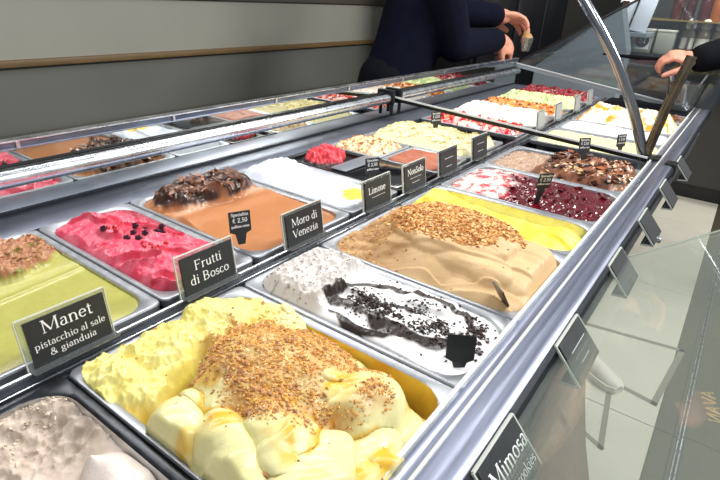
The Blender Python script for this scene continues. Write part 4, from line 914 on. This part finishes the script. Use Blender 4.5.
def person(name, label, pelvis, chest, neck, head, shL, elL, wrL, shR, elR, wrR, handargs, feet, sleeve_to=.93, sh_m=None, facing=(1, 0, 0), tro=None):
    t = empty(name, (pelvis[0], pelvis[1], -1.0)); tag(t, label, 'person'); V = lambda p: Vector(p)
    inv = Matrix.Translation((-pelvis[0], -pelvis[1], 1.0))
    fa = Vector(facing).normalized(); up = (V(head) - V(neck)).normalized(); side = up.cross(fa).normalized(); fa = side.cross(up)
    bm = bmesh.new(); R = Matrix((side, fa, up)).transposed(); hc = V(head)
    ell(bm, hc + up * .02, (.074, .092, .10), R); ell(bm, hc + fa * .018 - up * .045, (.055, .066, .062), R)                 # skull, jaw
    ell(bm, hc + fa * .100 - up * .005, (.012, .016, .022), R)                                                               # nose
    for q in (-1, 1): ell(bm, hc + side * .076 * q, (.010, .018, .030), R)
    ell(bm, hc + fa * .080 - up * .048, (.024, .010, .008), R)
    chain(bm, [V(chest), V(neck), hc - up * .04], [.10, .058, .056])
    for sh_, el, wr, ha in ((shL, elL, wrL, handargs[0]), (shR, elR, wrR, handargs[1])):
        chain(bm, [V(sh_), V(el), V(wr)], [.045, .038, .026]); hand(bm, wr, *ha[0], **ha[1])
    bmesh.ops.transform(bm, verts=bm.verts, matrix=inv)
    o = obj('body', bm, M['skin'], t); remesh(o, .0045, 5)
    bm = bmesh.new()
    chain(bm, [V(pelvis), (V(pelvis) + V(chest)) / 2, V(chest)], [.165, .155, .17]); ell(bm, V(chest), (.19, .14, .17), R)
    chain(bm, [V(chest), V(neck) - up * .03], [.13, .075])
    for sh_, el, wr in ((shL, elL, wrL), (shR, elR, wrR)): chain(bm, [V(chest), V(sh_), V(el), V(el).lerp(V(wr), sleeve_to)], [.14, .095, .078, .058])
    bmesh.ops.transform(bm, verts=bm.verts, matrix=inv); o = obj('sweater', bm, sh_m or M['navy'], t); remesh(o, .010, 4)
    bm = bmesh.new(); chain(bm, [V(pelvis) + V((0, 0, .05)), V(pelvis) - V((0, 0, .06))], [.165, .16])
    for q, ft in zip((-1, 1), feet):
        hip = V(pelvis) + side * .09 * q - V((0, 0, .08)); kn = (hip + V(ft)) / 2 + fa * .05; chain(bm, [hip, kn, V(ft) + V((0, 0, .10))], [.095, .065, .055])
    bmesh.ops.transform(bm, verts=bm.verts, matrix=inv); o = obj('trousers', bm, tro or M['darkcloth'], t); remesh(o, .012, 3)
    for ft in feet: bm = bmesh.new(); f2 = Vector((fa.x, fa.y, 0)).normalized(); cap(bm, V(ft) + V((0, 0, .045)), V(ft) + V((0, 0, .038)) + f2 * .17, .045, .036); bmesh.ops.transform(bm, verts=bm.verts, matrix=inv); o = obj('shoe', bm, M['black'], t)
    bm = bmesh.new(); ell(bm, hc + up * .035 - fa * .012, (.080, .098, .102), R); bmesh.ops.transform(bm, verts=bm.verts, matrix=inv); o = obj('hair', bm, M['hair'], t)
    bm = bmesh.new()
    for q in (-1, 1): ell(bm, hc + fa * .088 + side * .030 * q + up * .015, (.010, .008, .006), R)
    bmesh.ops.transform(bm, verts=bm.verts, matrix=inv); obj('eyes', bm, M['black'], t)
    return t
person('person', 'server in a navy sweater leaning over the far end of the case', (1.98, .86, -.04), (2.10, .80, .36), (2.20, .74, .56), (2.29, .70, .68),
       (2.22, .98, .46), (2.26, .80, .33), (2.52, .60, .325), (2.02, .66, .42), (2.12, .62, .20), (2.46, .56, .215),
       [(((.85, -.5, -.05), (.3, .2, .9)), dict(curls_=(20, 25, 20), thumb=-1, s=1.4)), (((.85, -.28, -.25), (-.1, -.75, .5)), dict(curls_=(45, 45, 35), thumb=1, s=1.4, thumb_curl=.3))],
       [(1.95, .78, -1.0), (1.97, .98, -1.0)], facing=(.8, -.5, -.35))
t = empty('gelato_cup', (2.63, .47, .165)); tag(t, 'small clear cup of brown gelato held by the server', 'cup')
obj('cup_wall', lathe(bmesh.new(), [(.020, 0), (.030, .045), (.033, .065), (.031, .065), (.028, .045), (.018, .002)], n=20), tubm, t)
bm = bmesh.new(); ell(bm, (0, 0, .055), (.030, .030, .034)); ell(bm, (.01, .01, .08), (.018, .018, .02)); obj('scoop_of_gelato', bm, mat('brown_gelato', (170, 130, 80), .5, bump=.5, bscale=120), t)

t = person('person', 'added figure in dark clothes whose hand stands in for a reflected one', (2.98, -1.06, -.04), (2.95, -1.00, .36), (2.94, -.98, .54), (2.90, -.96, .66),
       (2.78, -.86, .42), (2.62, -.60, .33), (2.43, -.315, .215), (3.10, -.84, .42), (3.14, -.78, .12), (3.10, -.70, -.10),
       [(((-.25, .85, .12), (-.35, -.1, .9)), dict(curls_=(35, 45, 35), thumb=-1, s=1.15, thumb_curl=.3)), (((0, .4, -.9), (1, 0, 0)), dict())],
       [(2.90, -1.05, -1.0), (3.08, -1.05, -1.0)], facing=(-.3, .9, -.1), sh_m=M['darkcloth'])  # added figure, its hand built from one reflected in the glass
bm = bmesh.new(); tube(bm, [(2.40, .04, .205), (2.39, -.10, .205), (2.40, -.20, .208), (2.42, -.32, .235), (2.43, -.42, .262)], [.004, .009, .006, .007, .007], 10)
o = obj('reflected_hand_spatula', bm, M['darkcloth']); tag(o, 'long thin dark spatula held in the reflected hand beyond the arm', 'spatula')

# reflection of the photographer's leg, built solid below the overhang of the case
t = empty('person', (1.80, -.28, -1.0)); tag(t, 'reflected brown trousered leg and pale sneaker stretched out on the tiles below the rail', 'person')
inv = Matrix.Translation((-1.80, .28, 1.0))
bm = bmesh.new(); chain(bm, [(1.86, -.235, -.955), (1.87, -.235, -.90), (1.46, -.295, -.86)], [.035, .036, .050]); bmesh.ops.transform(bm, verts=bm.verts, matrix=inv); o = obj('reflected_ankle', bm, M['skin'], t)
bm = bmesh.new(); chain(bm, [(1.80, -.245, -.90), (1.42, -.300, -.845), (1.10, -.36, -.78), (.78, -.42, -.70)], [.052, .075, .085, .105]); bmesh.ops.transform(bm, verts=bm.verts, matrix=inv); o = obj('reflected_trouser_leg', bm, M['trouser'], t); remesh(o, .008, 4)
def sneaker(parent, heel, toe):
    h_, t_ = Vector(heel), Vector(toe); f = (t_ - h_).normalized(); sd = Vector((0, 0, 1)).cross(f); R = Matrix((f, sd, Vector((0, 0, 1)))).transposed().to_4x4(); MT = Matrix.Translation(h_) @ R; L = (t_ - h_).length
    prof = [(0, .032, .085), (.10, .036, .095), (.25, .036, .100), (.42, .036, .088), (.58, .042, .070), (.75, .046, .056), (.90, .040, .048), (1.0, .018, .034)]
    bm = bmesh.new(); R_ = []
    for u, hw, ht in prof:
        R_.append([bm.verts.new(MT @ Vector((u * L, hw * math.cos(a), .018 + max(0, math.sin(a)) * (ht - .018)))) for a in [math.pi * k / 10 for k in range(11)]])
    for r0, r1 in zip(R_, R_[1:]):
        for k in range(10): bm.faces.new((r0[k], r1[k], r1[k + 1], r0[k + 1]))
    bm.faces.new(R_[0]); bm.faces.new(R_[-1][::-1]); up = obj('upper', bm, M['shoe'], parent)
    bm = bmesh.new(); prism(bm, [(u * L, -hw - .004) for u, hw, _ in prof] + [(u * L, hw + .004) for u, hw, _ in prof[::-1]], 'z', 0, .026); bmesh.ops.transform(bm, verts=bm.verts, matrix=MT); obj('sole', bm, M['sole'], parent, smooth=False)
    for k in range(5):
        u = .36 + .075 * k; bm = bmesh.new(); z = .098 - .011 * k; tube(bm, [MT @ Vector((u * L, -.022, z - .010)), MT @ Vector((u * L, 0, z)), MT @ Vector((u * L, .022, z - .010))], .0035, 6); obj('lace', bm, M['white'], up)
sh_ = empty('sneaker', (0, 0, 0)); sh_.parent = t; sh_['label'] = 'reflected pale canvas sneaker'
sneaker(sh_, (1.935 - 1.80, -.185 + .28, 0.002), (1.770 - 1.80, -.450 + .28, 0.002))
# gold lettering reflected in the glass, laid as mirrored letters on the dark tiles
me = text_mesh('AVAN', .07, .003); me.materials.append(mat('gold_reflection', (170, 140, 70), .5)); o = bpy.data.objects.new('reflected_lettering', me); COL.objects.link(o); o.location = (1.93, -.765, -.9985); o.scale = (-1, 1, 1); o.rotation_euler = (0, 0, math.radians(15))
tag(o, 'small mirrored gold letters painting a reflection on the dark floor tiles', 'lettering')
